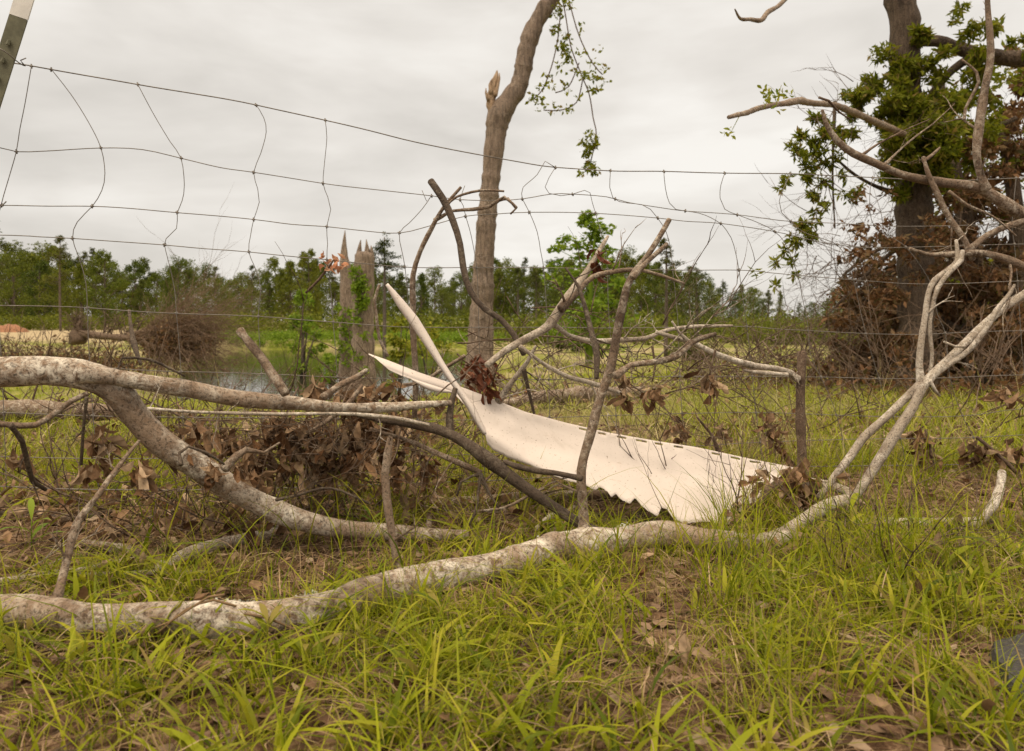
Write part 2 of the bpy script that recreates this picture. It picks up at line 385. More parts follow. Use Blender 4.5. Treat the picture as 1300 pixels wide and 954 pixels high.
# ------------------------------------------------------------------ wire fence
def FY(px): return 2.12 + 0.75 * px / 1300.0
fence = thing('wire_fence', (-1.3, FY(0), 0), 'sagging woven wire field fence with one tilted post, crossing above the fallen limbs', 'fence')
def wire_pts(lst, r, off=0.0): return [(P(x, y, FY(x) + off), r) for x, y in lst]
ROWS = [
 [(-120, 60), (-30, 76), (20, 81), (62, 88), (172, 107), (245, 119), (322, 133), (413, 153), (470, 166), (530, 181), (600, 195), (660, 206), (705, 213), (775, 217), (843, 218), (920, 220), (1005, 221), (1108, 226), (1200, 230), (1300, 226), (1420, 222)],
 [(-120, 186), (0, 188), (22, 193), (60, 192), (128, 188), (180, 190), (230, 201), (280, 213), (322, 219), (410, 233), (480, 241), (548, 249), (583, 254), (630, 255), (663, 253), (700, 247), (727, 247), (770, 250), (797, 257), (840, 264), (870, 268), (936, 273), (1000, 281), (1062, 284), (1150, 288), (1300, 284), (1420, 282)],
 [(-120, 262), (0, 261), (60, 262), (117, 262), (170, 265), (225, 270), (322, 279), (370, 285), (415, 288), (460, 293), (507, 296), (550, 286), (591, 275), (630, 272), (672, 270), (756, 271), (835, 277), (870, 281), (915, 284), (982, 294), (1030, 305), (1063, 311), (1120, 315), (1300, 310), (1420, 309)],
 [(-120, 297), (15, 299), (50, 301), (92, 303), (150, 307), (209, 311), (260, 316), (316, 320), (365, 325), (415, 330), (507, 339), (605, 340), (690, 340), (770, 342), (850, 343), (938, 343), (980, 347), (1013, 350), (1100, 357), (1180, 361), (1300, 357), (1420, 356)],
 [(-120, 386), (0, 388), (50, 389), (111, 391), (165, 395), (224, 398), (328, 402), (380, 406), (423, 409), (470, 413), (520, 416), (605, 416), (700, 416), (770, 417), (860, 416), (948, 415), (985, 418), (1025, 420), (1100, 424), (1160, 425), (1230, 422), (1300, 420), (1420, 420)],
 [(-120, 458), (0, 462), (111, 466), (180, 470), (229, 472), (332, 475), (428, 479), (527, 481), (610, 482), (695, 482), (780, 480), (860, 478), (955, 478), (1042, 479), (1116, 481), (1200, 480), (1300, 476), (1420, 475)],
 [(-120, 518), (0, 524), (118, 528), (232, 530), (334, 531), (430, 532), (530, 533), (612, 533), (698, 530), (780, 528), (865, 525), (960, 524), (1060, 527), (1130, 529), (1225, 528), (1300, 519), (1420, 516)],
 [(-120, 578), (0, 580), (122, 582), (235, 582), (336, 581), (432, 580), (533, 578), (614, 577), (700, 573), (785, 570), (870, 567), (965, 562), (1070, 558), (1140, 557), (1230, 556), (1300, 552), (1420, 548)],
 [(-120, 615), (0, 618), (125, 622), (240, 622), (340, 620), (435, 617), (536, 613), (616, 611), (702, 606), (787, 602), (873, 598), (968, 594), (1078, 592), (1150, 591), (1240, 590), (1300, 588), (1420, 585)],
]
for i, rw in enumerate(ROWS):
    mb = MB(); rr = 0.00165 if i in (0, 8) else 0.00125
    tube(mb, wire_pts(rw, rr), n=6, step=0.03, wob=1.2); build(mb, 'line_wire', M['wire'], fence)
def row_y(i, x):
    rw = ROWS[i]
    for a, b in zip(rw, rw[1:]):
        if a[0] <= x <= b[0]: return a[1] + (b[1] - a[1]) * (x - a[0]) / (b[0] - a[0])
    return rw[-1][1]
STAYS = [
 [(40, 84), (32, 130), (25, 165), (21, 192), (12, 225), (2, 260), (-6, 299), (-2, 388), (2, 462), (5, 524), (7, 580), (8, 618)],
 [(65, 88), (90, 120), (112, 155), (128, 188), (133, 220), (129, 242), (117, 262), (98, 282), (92, 303), (102, 333), (109, 360), (111, 391), (112, 430), (114, 466), (118, 528), (122, 582), (125, 622)],
 [(175, 107), (195, 145), (216, 180), (230, 201), (234, 235), (231, 255), (225, 270), (224, 290), (211, 303), (209, 311), (216, 340), (222, 370), (224, 398), (227, 430), (230, 472), (232, 530), (235, 582), (238, 622)],
 [(325, 133), (335, 150), (338, 168), (331, 195), (322, 219), (327, 240), (329, 257), (322, 279), (318, 300), (316, 320), (326, 345), (331, 368), (328, 402), (330, 440), (332, 475), (334, 531), (336, 581), (340, 620)],
 [(413, 153), (415, 175), (412, 205), (410, 233), (416, 250), (420, 266), (415, 288), (416, 310), (415, 330), (420, 370), (423, 409), (426, 445), (428, 479), (430, 532), (432, 580), (435, 617)],
 [(536, 242), (542, 256), (548, 249), (536, 266), (520, 283), (507, 296), (510, 318), (514, 339), (518, 380), (520, 416), (525, 455), (527, 481), (530, 533), (533, 578), (536, 613)],
 [(590, 236), (584, 254), (588, 262), (591, 275), (598, 300), (605, 340), (607, 380), (608, 416), (610, 482), (612, 533), (614, 577), (616, 611)],
 [(705, 213), (697, 208), (692, 205), (682, 222), (664, 238), (662, 246), (663, 253), (672, 270), (682, 295), (686, 318), (690, 340), (693, 380), (695, 416), (697, 482), (698, 530), (702, 606)],
 [(705, 213), (697, 226), (692, 238), (697, 246), (712, 249), (727, 247), (742, 242), (749, 245), (752, 258), (756, 271), (764, 300), (769, 320), (771, 342), (772, 380), (774, 417), (780, 480), (782, 528), (787, 602)],
 [(775, 217), (774, 238), (778, 251), (786, 256), (797, 258), (815, 260), (826, 266), (835, 277), (846, 295), (852, 320), (854, 343), (858, 380), (861, 416), (863, 478), (866, 525), (870, 567), (873, 598)],
 [(843, 218), (845, 240), (850, 258), (858, 266), (870, 268), (888, 271), (903, 277), (915, 284), (928, 302), (934, 322), (938, 343), (943, 380), (948, 415), (952, 450), (955, 478), (960, 524), (965, 562), (968, 594)],
 [(920, 220), (915, 235), (914, 252), (920, 266), (936, 273), (960, 282), (982, 293), (996, 308), (1005, 328), (1013, 350), (1018, 375), (1024, 405), (1026, 420), (1029, 450), (1042, 479), (1052, 500), (1062, 527), (1070, 558), (1078, 592)],
 [(1004, 221), (994, 240), (989, 256), (992, 270), (1004, 281), (1020, 295), (1063, 311), (1075, 335), (1084, 357), (1092, 395), (1099, 424), (1108, 455), (1116, 481), (1124, 505), (1134, 529), (1143, 557), (1150, 591)],
 [(1108, 226), (1104, 250), (1110, 288), (1150, 314), (1182, 361), (1190, 400), (1200, 424), (1206, 480), (1222, 528), (1236, 556), (1244, 590)],
 [(1290, 227), (1285, 284), (1288, 310), (1292, 357), (1296, 420), (1300, 476), (1304, 519), (1308, 552), (1310, 588)],
]
kn = MB()
for k in range(3):
    tube(kn, [(Vector((0.0028 * (k - 1) - 0.0012, 0, -0.001)), 0.0030), (Vector((0.0028 * (k - 1) + 0.0010, 0, 0.001)), 0.0030)], n=8, step=1)
tube(kn, [(Vector((0, 0, -0.006)), 0.0021), (Vector((0, 0, 0.006)), 0.0021)], n=6, step=1)
knot = build(kn, 'wire_knot', M['wire'], None); knot.parent = fence; first = True
for st in STAYS:
    mb = MB(); tube(mb, wire_pts(st, 0.0011, -0.002), n=6, step=0.02, wob=1.0); build(mb, 'stay_wire', M['wire'], fence)
    for i in range(8):
        best = None
        for a, b in zip(st, st[1:]):
            for k in range(9):
                x = a[0] + (b[0] - a[0]) * k / 8; y = a[1] + (b[1] - a[1]) * k / 8
                d = abs(y - row_y(i, x))
                if best is None or d < best[0]: best = (d, x, row_y(i, x))
        if best[0] < 3 and -20 < best[1] < 1320 and not (470 < best[2] < 700 and best[1] < 560 and i > 6):
            if first: c_ = knot; first = False
            else: c_ = knot.copy(); COL.objects.link(c_); c_.parent = fence
            c_.location = P(best[1], best[2], FY(best[1])) - fence.location
            c_.rotation_euler = (0, R(random.uniform(-20, 25)), 0)
# tilted steel T-post at upper left
def tpost(mb, a, b, w, r0=0.0):
    ax = (b - a).normalized(); s = Vector((1, 0.15, 0)); s = (s - ax * s.dot(ax)).normalized(); n_ = ax.cross(s)
    prof = [(-.5, 0), (.5, 0), (.5, .12), (.08, .16), (.06, .75), (-.06, .75), (-.08, .16), (-.5, .12)]
    vs = []; K = 26
    for i in range(K + 1):
        c = a.lerp(b, i / K)
        for u, v in prof: vs.append(c + s * u * w + n_ * (-v if False else v) * w)
    fs = [(i * 8 + k, i * 8 + (k + 1) % 8, (i + 1) * 8 + (k + 1) % 8, (i + 1) * 8 + k) for i in range(K) for k in range(8)]
    fs += [tuple(range(7, -1, -1)), tuple(K * 8 + k for k in range(8))]
    mb.add(vs, fs)
pa, pb, pc = P(-160, 600, 2.07), P(23, 22, 2.07), P(42, -40, 2.07)
mb = MB(); tpost(mb, pa, pb, 0.045)
ax = (pb - pa).normalized()
for k in range(26):
    c = pa + ax * (0.06 + k * 0.048)
    if (c - pa).length < (pb - pa).length - .03:
        tube(mb, [(c + Vector((0, -0.006, 0)), 0.006), (c + ax * 0.012 + Vector((0, -0.006, 0)), 0.004)], n=6, step=1)
post = build(mb, 'fence_post', M['post'], fence, smooth=False)
mb = MB(); tpost(mb, pb + ax * 0.001, pc, 0.046); build(mb, 'painted_tip', M['post_tip'], post, smooth=False)
mb = MB()
tube(mb, [(P(-20, 55, 2.04), .0016), (P(0, 62, 2.03), .0016), (P(12, 70, 2.04), .0016), (P(24, 80, 2.1), .0016), (P(32, 84, 2.12), .0016), (P(26, 77, 2.1), .0016), (P(33, 74, 2.11), .0016)], n=6, step=.01)
tube(mb, [(P(-15, 250, 2.04), .0016), (P(2, 262, 2.1), .0016), (P(8, 256, 2.1), .0016)], n=6, step=.01)
build(mb, 'tie_wire', M['wire'], post)

# ------------------------------------------------------------------ leaves
def leaf(mb, base, d, up, ln, wd, curl=0.5, fold=0.4):
    """a curled ovate leaf with a folded midrib"""
    d = d.normalized(); s = d.cross(up); s = s.normalized() if s.length > 1e-4 else d.orthogonal().normalized(); n_ = s.cross(d)
    prof = [0.05, 0.62, 1.0, 0.8, 0.0]; vs = []; p = Vector(base); K = 4
    for i in range(K + 1):
        tt = i / K; w = prof[i] * wd / 2
        a = curl * tt
        q = p
        e = n_ * fold * w * (1 + .5 * math.sin(i * 2.1 + curl * 7))
        vs += [q - s * w + e, q, q + s * w + e * (1.2 - .5 * tt)]
        dd = d * math.cos(a) - n_ * math.sin(a)
        p = p + dd * (ln / K)
    fs = []
    for i in range(K):
        for j in (0, 1): a = i * 3 + j; fs.append((a, a + 1, a + 4, a + 3))
    mb.add(vs, fs)
def rv():
    v = Vector((random.gauss(0, 1), random.gauss(0, 1), random.gauss(0, 1))); return v.normalized()
def hang_cluster(mb, c, rx, rz, n, ln, down=1.2, depth=None):
    """dead leaves hanging round the point c (world)"""
    for _ in range(n):
        o = Vector((random.gauss(0, .45) * rx, random.gauss(0, .45) * (depth or rx), random.gauss(0, .45) * rz))
        d = rv() + Vector((0, 0, -down))
        leaf(mb, c + o, d, rv(), ln * random.uniform(.5, 1.3), ln * random.uniform(.22, .5), random.uniform(-2.6, 2.6), random.uniform(.3, 1.7))
def leaf_part(name, mat, spots, parent, ln=0.055, Y=None, down=1.2):
    """spots: (px,py,rx px,rz px,n,Y)"""
    mb = MB()
    for px, py, rx, rz, n, y in spots:
        c = P(px, py, y); k = y / F
        hang_cluster(mb, c, rx * k, rz * k, n, ln, down)
        for _ in range(max(1, n // 12)):
            a = c + Vector((random.gauss(0, .4) * rx * k, random.gauss(0, .3) * rx * k, rz * k * random.uniform(.2, .9)))
            b_ = c + Vector((random.gauss(0, .4) * rx * k, random.gauss(0, .3) * rx * k, -rz * k * random.uniform(0, .8)))
            tube(mb, [(a, .0014), ((a + b_) / 2 + rv() * .01, .0012), (b_, .0009)], n=4, step=.02)
    return build(mb, name, mat, parent, smooth=False)

def twigs(mb, a, d, ln, r, depth=2, spread=0.7, n=5, k=3, droop=0.0):
    """a wandering twig that branches"""
    pts = [(Vector(a), r)]; p = Vector(a); d = d.normalized(); m = 5
    for i in range(m):
        d = (d + rv() * 0.22 + Vector((0, 0, -droop))).normalized()
        p = p + d * ln / m; pts.append((Vector(p), max(r * (1 - .75 * (i + 1) / m), .0004)))
        if depth and i > 0:
            for _ in range(1 if random.random() < k / 4 else 0):
                twigs(mb, p, d + rv() * spread, ln * random.uniform(.35, .65), r * .55, depth - 1, spread, n, k, droop)
    tube(mb, pts, n=n, step=ln / m)

def limb_thing(name, mat, main, label, cat, n=12, rough=.07, group=None, step=.025, wob=.15):
    base = min((p for p, r in main), key=lambda q: q.z).copy()
    base.z = min(base.z, base.z)
    th = thing(name, base, label, cat, group)
    mb = MB(); tube(mb, main, n=n, step=step, rough=rough, nf=14, wob=wob); o = build(mb, 'main_stem', mat, th)
    return th
def branch(parent, mat, lst, Y0, Y1=None, name='branch', n=8, rough=.08, step=.02, twig=0, tl=.15):
    pts = [(p, r * .84) for p, r in L(lst, Y0, Y1)]
    pts = [(pts[0][0], pts[0][1] * 1.3), (pts[0][0].lerp(pts[1][0], .35), pts[0][1] * 1.08)] + pts[1:]
    mb = MB(); tube(mb, pts, n=n, step=step, rough=rough, nf=22, wob=.3)
    for _ in range(twig):
        i = random.randrange(1, len(pts)); p, r = pts[i]
        q = pts[i - 1][0].lerp(p, random.random())
        dr = (p - pts[i - 1][0]).normalized() + rv() * 1.1
        twigs(mb, q, dr, tl * random.uniform(.5, 1.3), max(.0012, r * .4), 1, .8, 5)
    return build(mb, name, mat, parent)

# big pale log in the foreground
def log_pts(lst):
    out = []
    for px, py, w in lst:
        Y = gY(py + w / 2 - 2, 0.0); out.append((P(px, py, Y), w / 2 / F * Y))
    return out
lg = log_pts([(-140, 775, 42), (-40, 777, 42), (60, 780, 42), (110, 788, 44), (200, 787, 46), (260, 787, 54), (300, 789, 46), (350, 783, 42), (400, 776, 42), (460, 759, 44), (510, 745, 44), (560, 733, 40), (640, 717, 38), (700, 700, 38), (745, 690, 36), (800, 684, 32), (850, 681, 34), (900, 688, 32), (960, 690, 26), (1010, 683, 18)])
LG = limb_thing('fallen_log', M['log'], lg, 'long pale lichen-spotted log lying across the grass in the foreground', 'log', n=28, rough=.075, step=.012)
branch(LG, M['limb'], [(742, 690, 19), (742, 662, 15), (738, 612, 15), (740, 585, 14), (752, 545, 14), (762, 508, 13), (775, 470, 15), (782, 430, 13), (790, 390, 12), (800, 355, 11), (822, 325, 10), (838, 300, 9), (850, 279, 8)], 1.90, 1.97, 'upright_branch', n=12, twig=2, tl=.06)
branch(LG, M['limb'], [(803, 352, 9), (822, 332, 8), (838, 318, 8), (847, 310, 7)], 1.93, 1.96, 'side_branch')
branch(LG, M['limb'], [(782, 478, 11), (800, 464, 9), (835, 459, 9), (860, 452, 9), (878, 435, 8), (895, 428, 7), (908, 424, 6)], 1.88, 2.0, 'side_branch', twig=2)
branch(LG, M['dark_limb'], [(738, 608, 8), (705, 601, 8), (680, 598, 9), (655, 592, 8), (640, 586, 6)], 1.86, 1.98, 'side_branch', twig=3, tl=.05)
branch(LG, M['limb'], [(510, 748, 17), (504, 716, 12), (497, 672, 12), (492, 640, 12), (489, 600, 11), (492, 575, 12), (495, 555, 8)], 1.58, 1.63, 'upright_branch', n=12, twig=3, tl=.05)
branch(LG, M['white_limb'], [(958, 694, 24), (995, 680, 22), (1030, 655, 20), (1055, 640, 19), (1080, 634, 17), (1075, 624, 15), (1050, 616, 15), (1022, 611, 13)], 1.93, 2.25, 'side_branch', n=14)
branch(LG, M['limb'], [(885, 700, 16), (920, 708, 14), (960, 702, 13), (990, 705, 10)], 1.88, 1.93, 'side_branch', n=12)
# lichen and torn bark flakes on the log
mb = MB()
for px, py, r, n_ in [(292, 768, 14, 60), (760, 677, 10, 50), (800, 670, 8, 30), (392, 756, 5, 26), (690, 684, 6, 14)]:
    Y = gY(py + 26); c = P(px, py, Y - .01)
    for _ in range(n_):
        q = c + Vector((random.gauss(0, .6) * r * 1.6 * Y / F, random.gauss(0, .01), random.gauss(0, .3) * r * .5 * Y / F))
        leaf(mb, q, rv(), rv(), .008, .006, 1, .5)
build(mb, 'lichen', M['lichen'], LG, smooth=False)
# long dry blades and strips lying over the log
mb = MB()
for a in [[(200, 805), (235, 775), (272, 762), (300, 770)], [(190, 800), (215, 790), (265, 758), (285, 755)], [(420, 815), (375, 800), (340, 785), (310, 780)]]:
    ps = [P(x, y, 1.34) for x, y in a]
    tube(mb, [(p, .0022) for p in ps], n=4, step=.02)
build(mb, 'dry_strip', M['straw'], LG)

# forked limb held off the ground at the left
lim = L([(-140, 470, 40), (-60, 474, 38), (0, 473, 36), (60, 472, 36), (110, 478, 37), (145, 495, 36), (172, 528, 33), (205, 562, 33), (245, 588, 34), (290, 618, 30), (330, 640, 28), (380, 660, 27), (440, 672, 26), (500, 677, 22), (545, 679, 17), (592, 680, 13)], 1.62, 1.98)
LB = limb_thing('forked_limb', M['log'], lim, 'thick forked grey limb coming in from the left edge, one arm dipping to the grass', 'fallen limb', n=24, rough=.07, step=.014)
branch(LB, M['log'], [(100, 474, 26), (140, 480, 25), (185, 488, 25), (240, 495, 25), (290, 505, 24), (340, 510, 22), (380, 514, 20), (430, 519, 16), (490, 518, 14), (530, 515, 12), (572, 512, 9)], 1.70, 2.0, 'upper_arm', n=20, rough=.07)
branch(LB, M['limb'], [(304, 420, 10), (318, 438, 13), (330, 452, 12), (345, 475, 13), (362, 500, 14)], 1.84, 1.80, 'broken_stub', n=10)
branch(LB, M['white_limb'], [(188, 519, 4), (260, 524, 5), (350, 526, 5), (440, 526, 5), (500, 531, 6), (545, 540, 5)], 1.66, 1.9, 'branch', twig=4, tl=.1)
branch(LB, M['limb'], [(72, 760, 12), (85, 710, 11), (98, 665, 12), (120, 635, 9), (145, 600, 8), (160, 580, 7), (177, 560, 5)], 1.45, 1.68, 'branch', twig=3, tl=.08)
branch(LB, M['limb'], [(285, 596, 12), (300, 580, 12), (312, 572, 10), (335, 575, 5), (355, 562, 3)], 1.72, 1.78, 'broken_stub')
branch(LB, M['dark_limb'], [(230, 590, 6), (228, 575, 5), (240, 567, 4), (262, 575, 4), (285, 590, 3)], 1.60, 1.66, 'twig')
branch(LB, M['limb'], [(-20, 537, 9), (10, 539, 9), (45, 540, 9), (70, 525, 9), (90, 510, 9), (111, 500, 8)], 1.62, 1.70, 'branch', twig=2, tl=.06)
branch(LB, M['dark_limb'], [(14, 540, 7), (28, 560, 8), (34, 585, 8), (42, 612, 8), (58, 622, 6)], 1.60, 1.72, 'branch', twig=2, tl=.06)
branch(LB, M['dark_limb'], [(110, 505, 5), (106, 545, 5), (103, 590, 5)], 1.68, 1.72, 'twig', twig=3, tl=.06)
branch(LB, M['dark_limb'], [(148, 472, 3), (155, 455, 4), (190, 457, 4), (215, 468, 4), (235, 478, 3)], 1.74, 1.78, 'twig', twig=3, tl=.05)
branch(LB, M['limb'], [(410, 505, 10), (430, 490, 10), (455, 478, 9), (466, 470, 7)], 1.86, 1.9, 'broken_stub')
branch(LB, M['dark_limb'], [(350, 635, 4), (420, 620, 4), (470, 640, 4)], 1.8, 1.85, 'twig', twig=4, tl=.08)
leaf_part('dead_leaves', M['dead_leaf'], [(130, 560, 16, 22, 22, 1.75), (112, 590, 18, 12, 16, 1.78), (212, 555, 18, 22, 26, 1.85), (250, 560, 22, 26, 30, 1.85), (268, 590, 14, 14, 12, 1.8), (300, 600, 25, 18, 22, 1.85), (175, 590, 10, 22, 14, 1.65), (30, 575, 14, 18, 8, 1.75)], LB, .05)

# leafy dead branch tangle in the middle left, behind the upper arm
TG = limb_thing('leafy_broken_branch', M['dark_limb'], L([(478, 533, 8), (520, 538, 11), (560, 547, 14), (590, 562, 15), (625, 588, 16), (665, 618, 14), (705, 645, 13), (735, 664, 12), (768, 678, 9)], 2.02, 1.92),
                'dark bent branch with withered brown leaves under the left end of the cream panel', 'fallen branch', n=14)
branch(TG, M['dark_limb'], [(571, 550, 13), (571, 530, 12), (574, 508, 10), (578, 494, 8)], 2.0, 2.02, 'broken_stub', n=10)
branch(TG, M['dark_limb'], [(430, 520, 5), (455, 528, 6), (478, 533, 7)], 2.0, 2.02)
branch(TG, M['limb'], [(470, 545, 5), (520, 560, 6), (570, 582, 9), (610, 600, 8)], 2.04, 2.0, 'branch', twig=4, tl=.12)
branch(TG, M['dark_limb'], [(610, 602, 5), (607, 625, 4), (604, 650, 4), (595, 668, 3)], 1.97, 1.95, 'twig', twig=2, tl=.05)
branch(TG, M['dark_limb'], [(610, 602, 5), (620, 625, 4), (633, 645, 3)], 1.97, 1.95, 'twig')
branch(TG, M['dark_limb'], [(610, 602, 5), (600, 604, 4), (585, 612, 3), (580, 630, 3)], 1.97, 1.95, 'twig')
branch(TG, M['limb'], [(360, 560, 6), (400, 545, 7), (440, 515, 8), (460, 490, 6)], 2.0, 2.05, 'branch', twig=5, tl=.13)
branch(TG, M['limb'], [(690, 620, 4), (640, 645, 5), (600, 650, 5)], 2.1, 2.1, 'twig', twig=3, tl=.08)
mbt = MB()
for _ in range(150):
    q = P(random.gauss(410, 75), random.gauss(570, 34), random.uniform(1.95, 2.25)); twigs(mbt, q, rv(), random.uniform(.08, .3), random.uniform(.001, .0026), 1, .8, 5)
build(mbt, 'fine_twigs', M['twig'], TG)
leaf_part('dead_leaves', M['dead_leaf'], [(402, 490, 14, 16, 16, 1.93), (370, 550, 34, 26, 80, 2.02), (410, 570, 38, 34, 120, 2.05), (455, 550, 30, 34, 90, 2.08), (330, 590, 34, 22, 60, 2.04), (500, 560, 26, 40, 60, 2.12), (440, 510, 26, 16, 40, 2.1), (290, 560, 30, 20, 40, 2.0), (470, 500, 16, 22, 22, 2.1), (500, 490, 14, 20, 14, 2.12), (370, 590, 24, 20, 26, 2.0), (350, 530, 18, 14, 18, 2.0), (435, 600, 26, 24, 26, 2.05), (540, 580, 14, 24, 20, 2.1), (505, 600, 16, 20, 14, 2.08), (330, 560, 16, 16, 14, 1.98), (460, 580, 22, 20, 24, 2.0)], TG, .052)

# pale branch running up behind the panel, in front of the tall tree
MBR = limb_thing('pale_spreading_branch', M['white_limb'], L([(618, 464, 8), (640, 446, 9), (668, 430, 10), (695, 415, 11), (712, 392, 12), (728, 368, 11), (745, 345, 8), (760, 320, 6), (772, 300, 3)], 2.05, 2.35),
                 'pale crooked branch spreading up and right in front of the broken tall tree', 'fallen branch', n=12)
branch(MBR, M['limb'], [(712, 392, 12), (732, 372, 10), (752, 352, 8), (780, 345, 7), (810, 343, 6), (840, 350, 5), (868, 360, 4)], 2.18, 2.3, 'branch', twig=4, tl=.12)
branch(MBR, M['dark_limb'], [(718, 340, 3), (735, 365, 6), (744, 395, 8), (750, 420, 9), (757, 450, 9), (757, 480, 8)], 2.2, 2.1, 'branch', twig=4, tl=.1)
branch(MBR, M['white_limb'], [(700, 410, 8), (720, 425, 7), (750, 433, 8), (790, 432, 8), (820, 430, 7), (845, 420, 6), (880, 415, 5), (930, 414, 4)], 2.2, 2.35, 'branch', twig=5, tl=.1)
branch(MBR, M['white_limb'], [(660, 440, 6), (690, 462, 6), (720, 478, 7), (750, 486, 7), (790, 500, 5)], 2.1, 2.2, 'branch', twig=3, tl=.1)
branch(MBR, M['white_limb'], [(633, 510, 9), (650, 485, 8), (668, 462, 7), (680, 440, 5)], 2.25, 2.2, 'branch', twig=1)
branch(MBR, M['dark_limb'], [(665, 470, 6), (672, 500, 5), (678, 525, 4)], 2.2, 2.25, 'branch', twig=1)
branch(MBR, M['limb'], [(590, 452, 5), (560, 470, 6), (535, 485, 6), (500, 490, 5)], 2.3, 2.35, 'branch', twig=4, tl=.12)
mbt = MB()
for _ in range(90):
    q = P(random.uniform(560, 980), random.gauss(455, 32), random.uniform(2.3, 3.0)); twigs(mbt, q, rv() + Vector((.6, 0, .1)), random.uniform(.12, .4), random.uniform(.0012, .003), 1, .8, 5)
build(mbt, 'fine_twigs', M['twig'], MBR)
leaf_part('dead_leaves', M['red_leaf'], [(600, 474, 12, 26, 18, 2.26), (620, 482, 10, 24, 18, 2.22), (609, 455, 9, 12, 6, 2.24), (758, 335, 6, 20, 14, 2.3)], MBR, .045)
# dark bare sapling top
DS = limb_thing('dark_bare_branch', M['dark_limb'], L([(547, 230, 9), (562, 252, 9), (575, 280, 9), (584, 310, 8), (588, 340, 8), (597, 370, 8), (615, 392, 8), (635, 405, 8), (652, 425, 8), (665, 450, 7)], 2.3, 2.15),
                'dark bare curved branch with a blunt top leaning against the fence beside the tall tree', 'fallen branch', n=10)
TW = limb_thing('pale_hooked_branch', M['limb'], L([(526, 530, 7), (528, 480, 8), (525, 430, 8), (524, 380, 8), (524, 350, 7), (533, 320, 6), (548, 290, 6), (562, 265, 5), (585, 238, 4)], 2.42, 2.35),
                'thin pale branch rising through the fence to hooked twigs against the sky', 'fallen branch', n=9)
branch(TW, M['limb'], [(552, 280, 6), (575, 268, 5), (600, 266, 6), (622, 262, 6), (632, 255, 5), (645, 252, 4), (655, 265, 4), (648, 272, 3)], 2.37, 2.32, 'branch')
branch(TW, M['limb'], [(560, 268, 4), (580, 250, 4), (610, 242, 4), (640, 243, 3)], 2.36, 2.3, 'branch')
branch(TW, M['limb'], [(630, 257, 5), (640, 250, 4), (650, 258, 4), (656, 264, 4)], 2.3, 2.28, 'twig')
branch(TW, M['limb'], [(492, 452, 5), (482, 430, 5), (478, 400, 5), (476, 380, 5), (482, 362, 4)], 2.42, 2.4, 'branch')

# panel -----------------------------------------------------------------
TOP = [(468, 449), (491, 457), (532, 473), (574, 487), (619, 504), (667, 523), (719, 537), (771, 549), (833, 560), (885, 568), (954, 583), (1010, 594)]
BOT = [(468, 450), (477, 455), (494, 470), (512, 478), (530, 484), (560, 493), (577, 499), (598, 522), (617, 541), (612.5, 542)]
BOT2 = [(468, 450), (477, 455), (494, 470), (512, 478), (530, 484), (560, 493), (577, 500), (598, 523), (614, 540), (618, 563), (625, 571), (646, 582), (688, 597), (719, 610), (740, 615), (750, 620), (757, 622), (762, 618), (771, 624), (776, 631), (782, 627), (788, 634), (800, 640), (806, 632), (816, 643), (826, 651), (835, 656), (839, 645), (847, 646), (856, 660), (871, 665), (895, 662), (915, 665), (927, 666), (931, 648), (945, 650), (955, 653), (961, 634), (970, 625), (982, 619), (995, 606), (1010, 597)]
def interp(lst, x):
    for a, b in zip(lst, lst[1:]):
        if x <= b[0]: return a[1] + (b[1] - a[1]) * (x - a[0]) / max(1e-6, b[0] - a[0])
    return lst[-1][1]
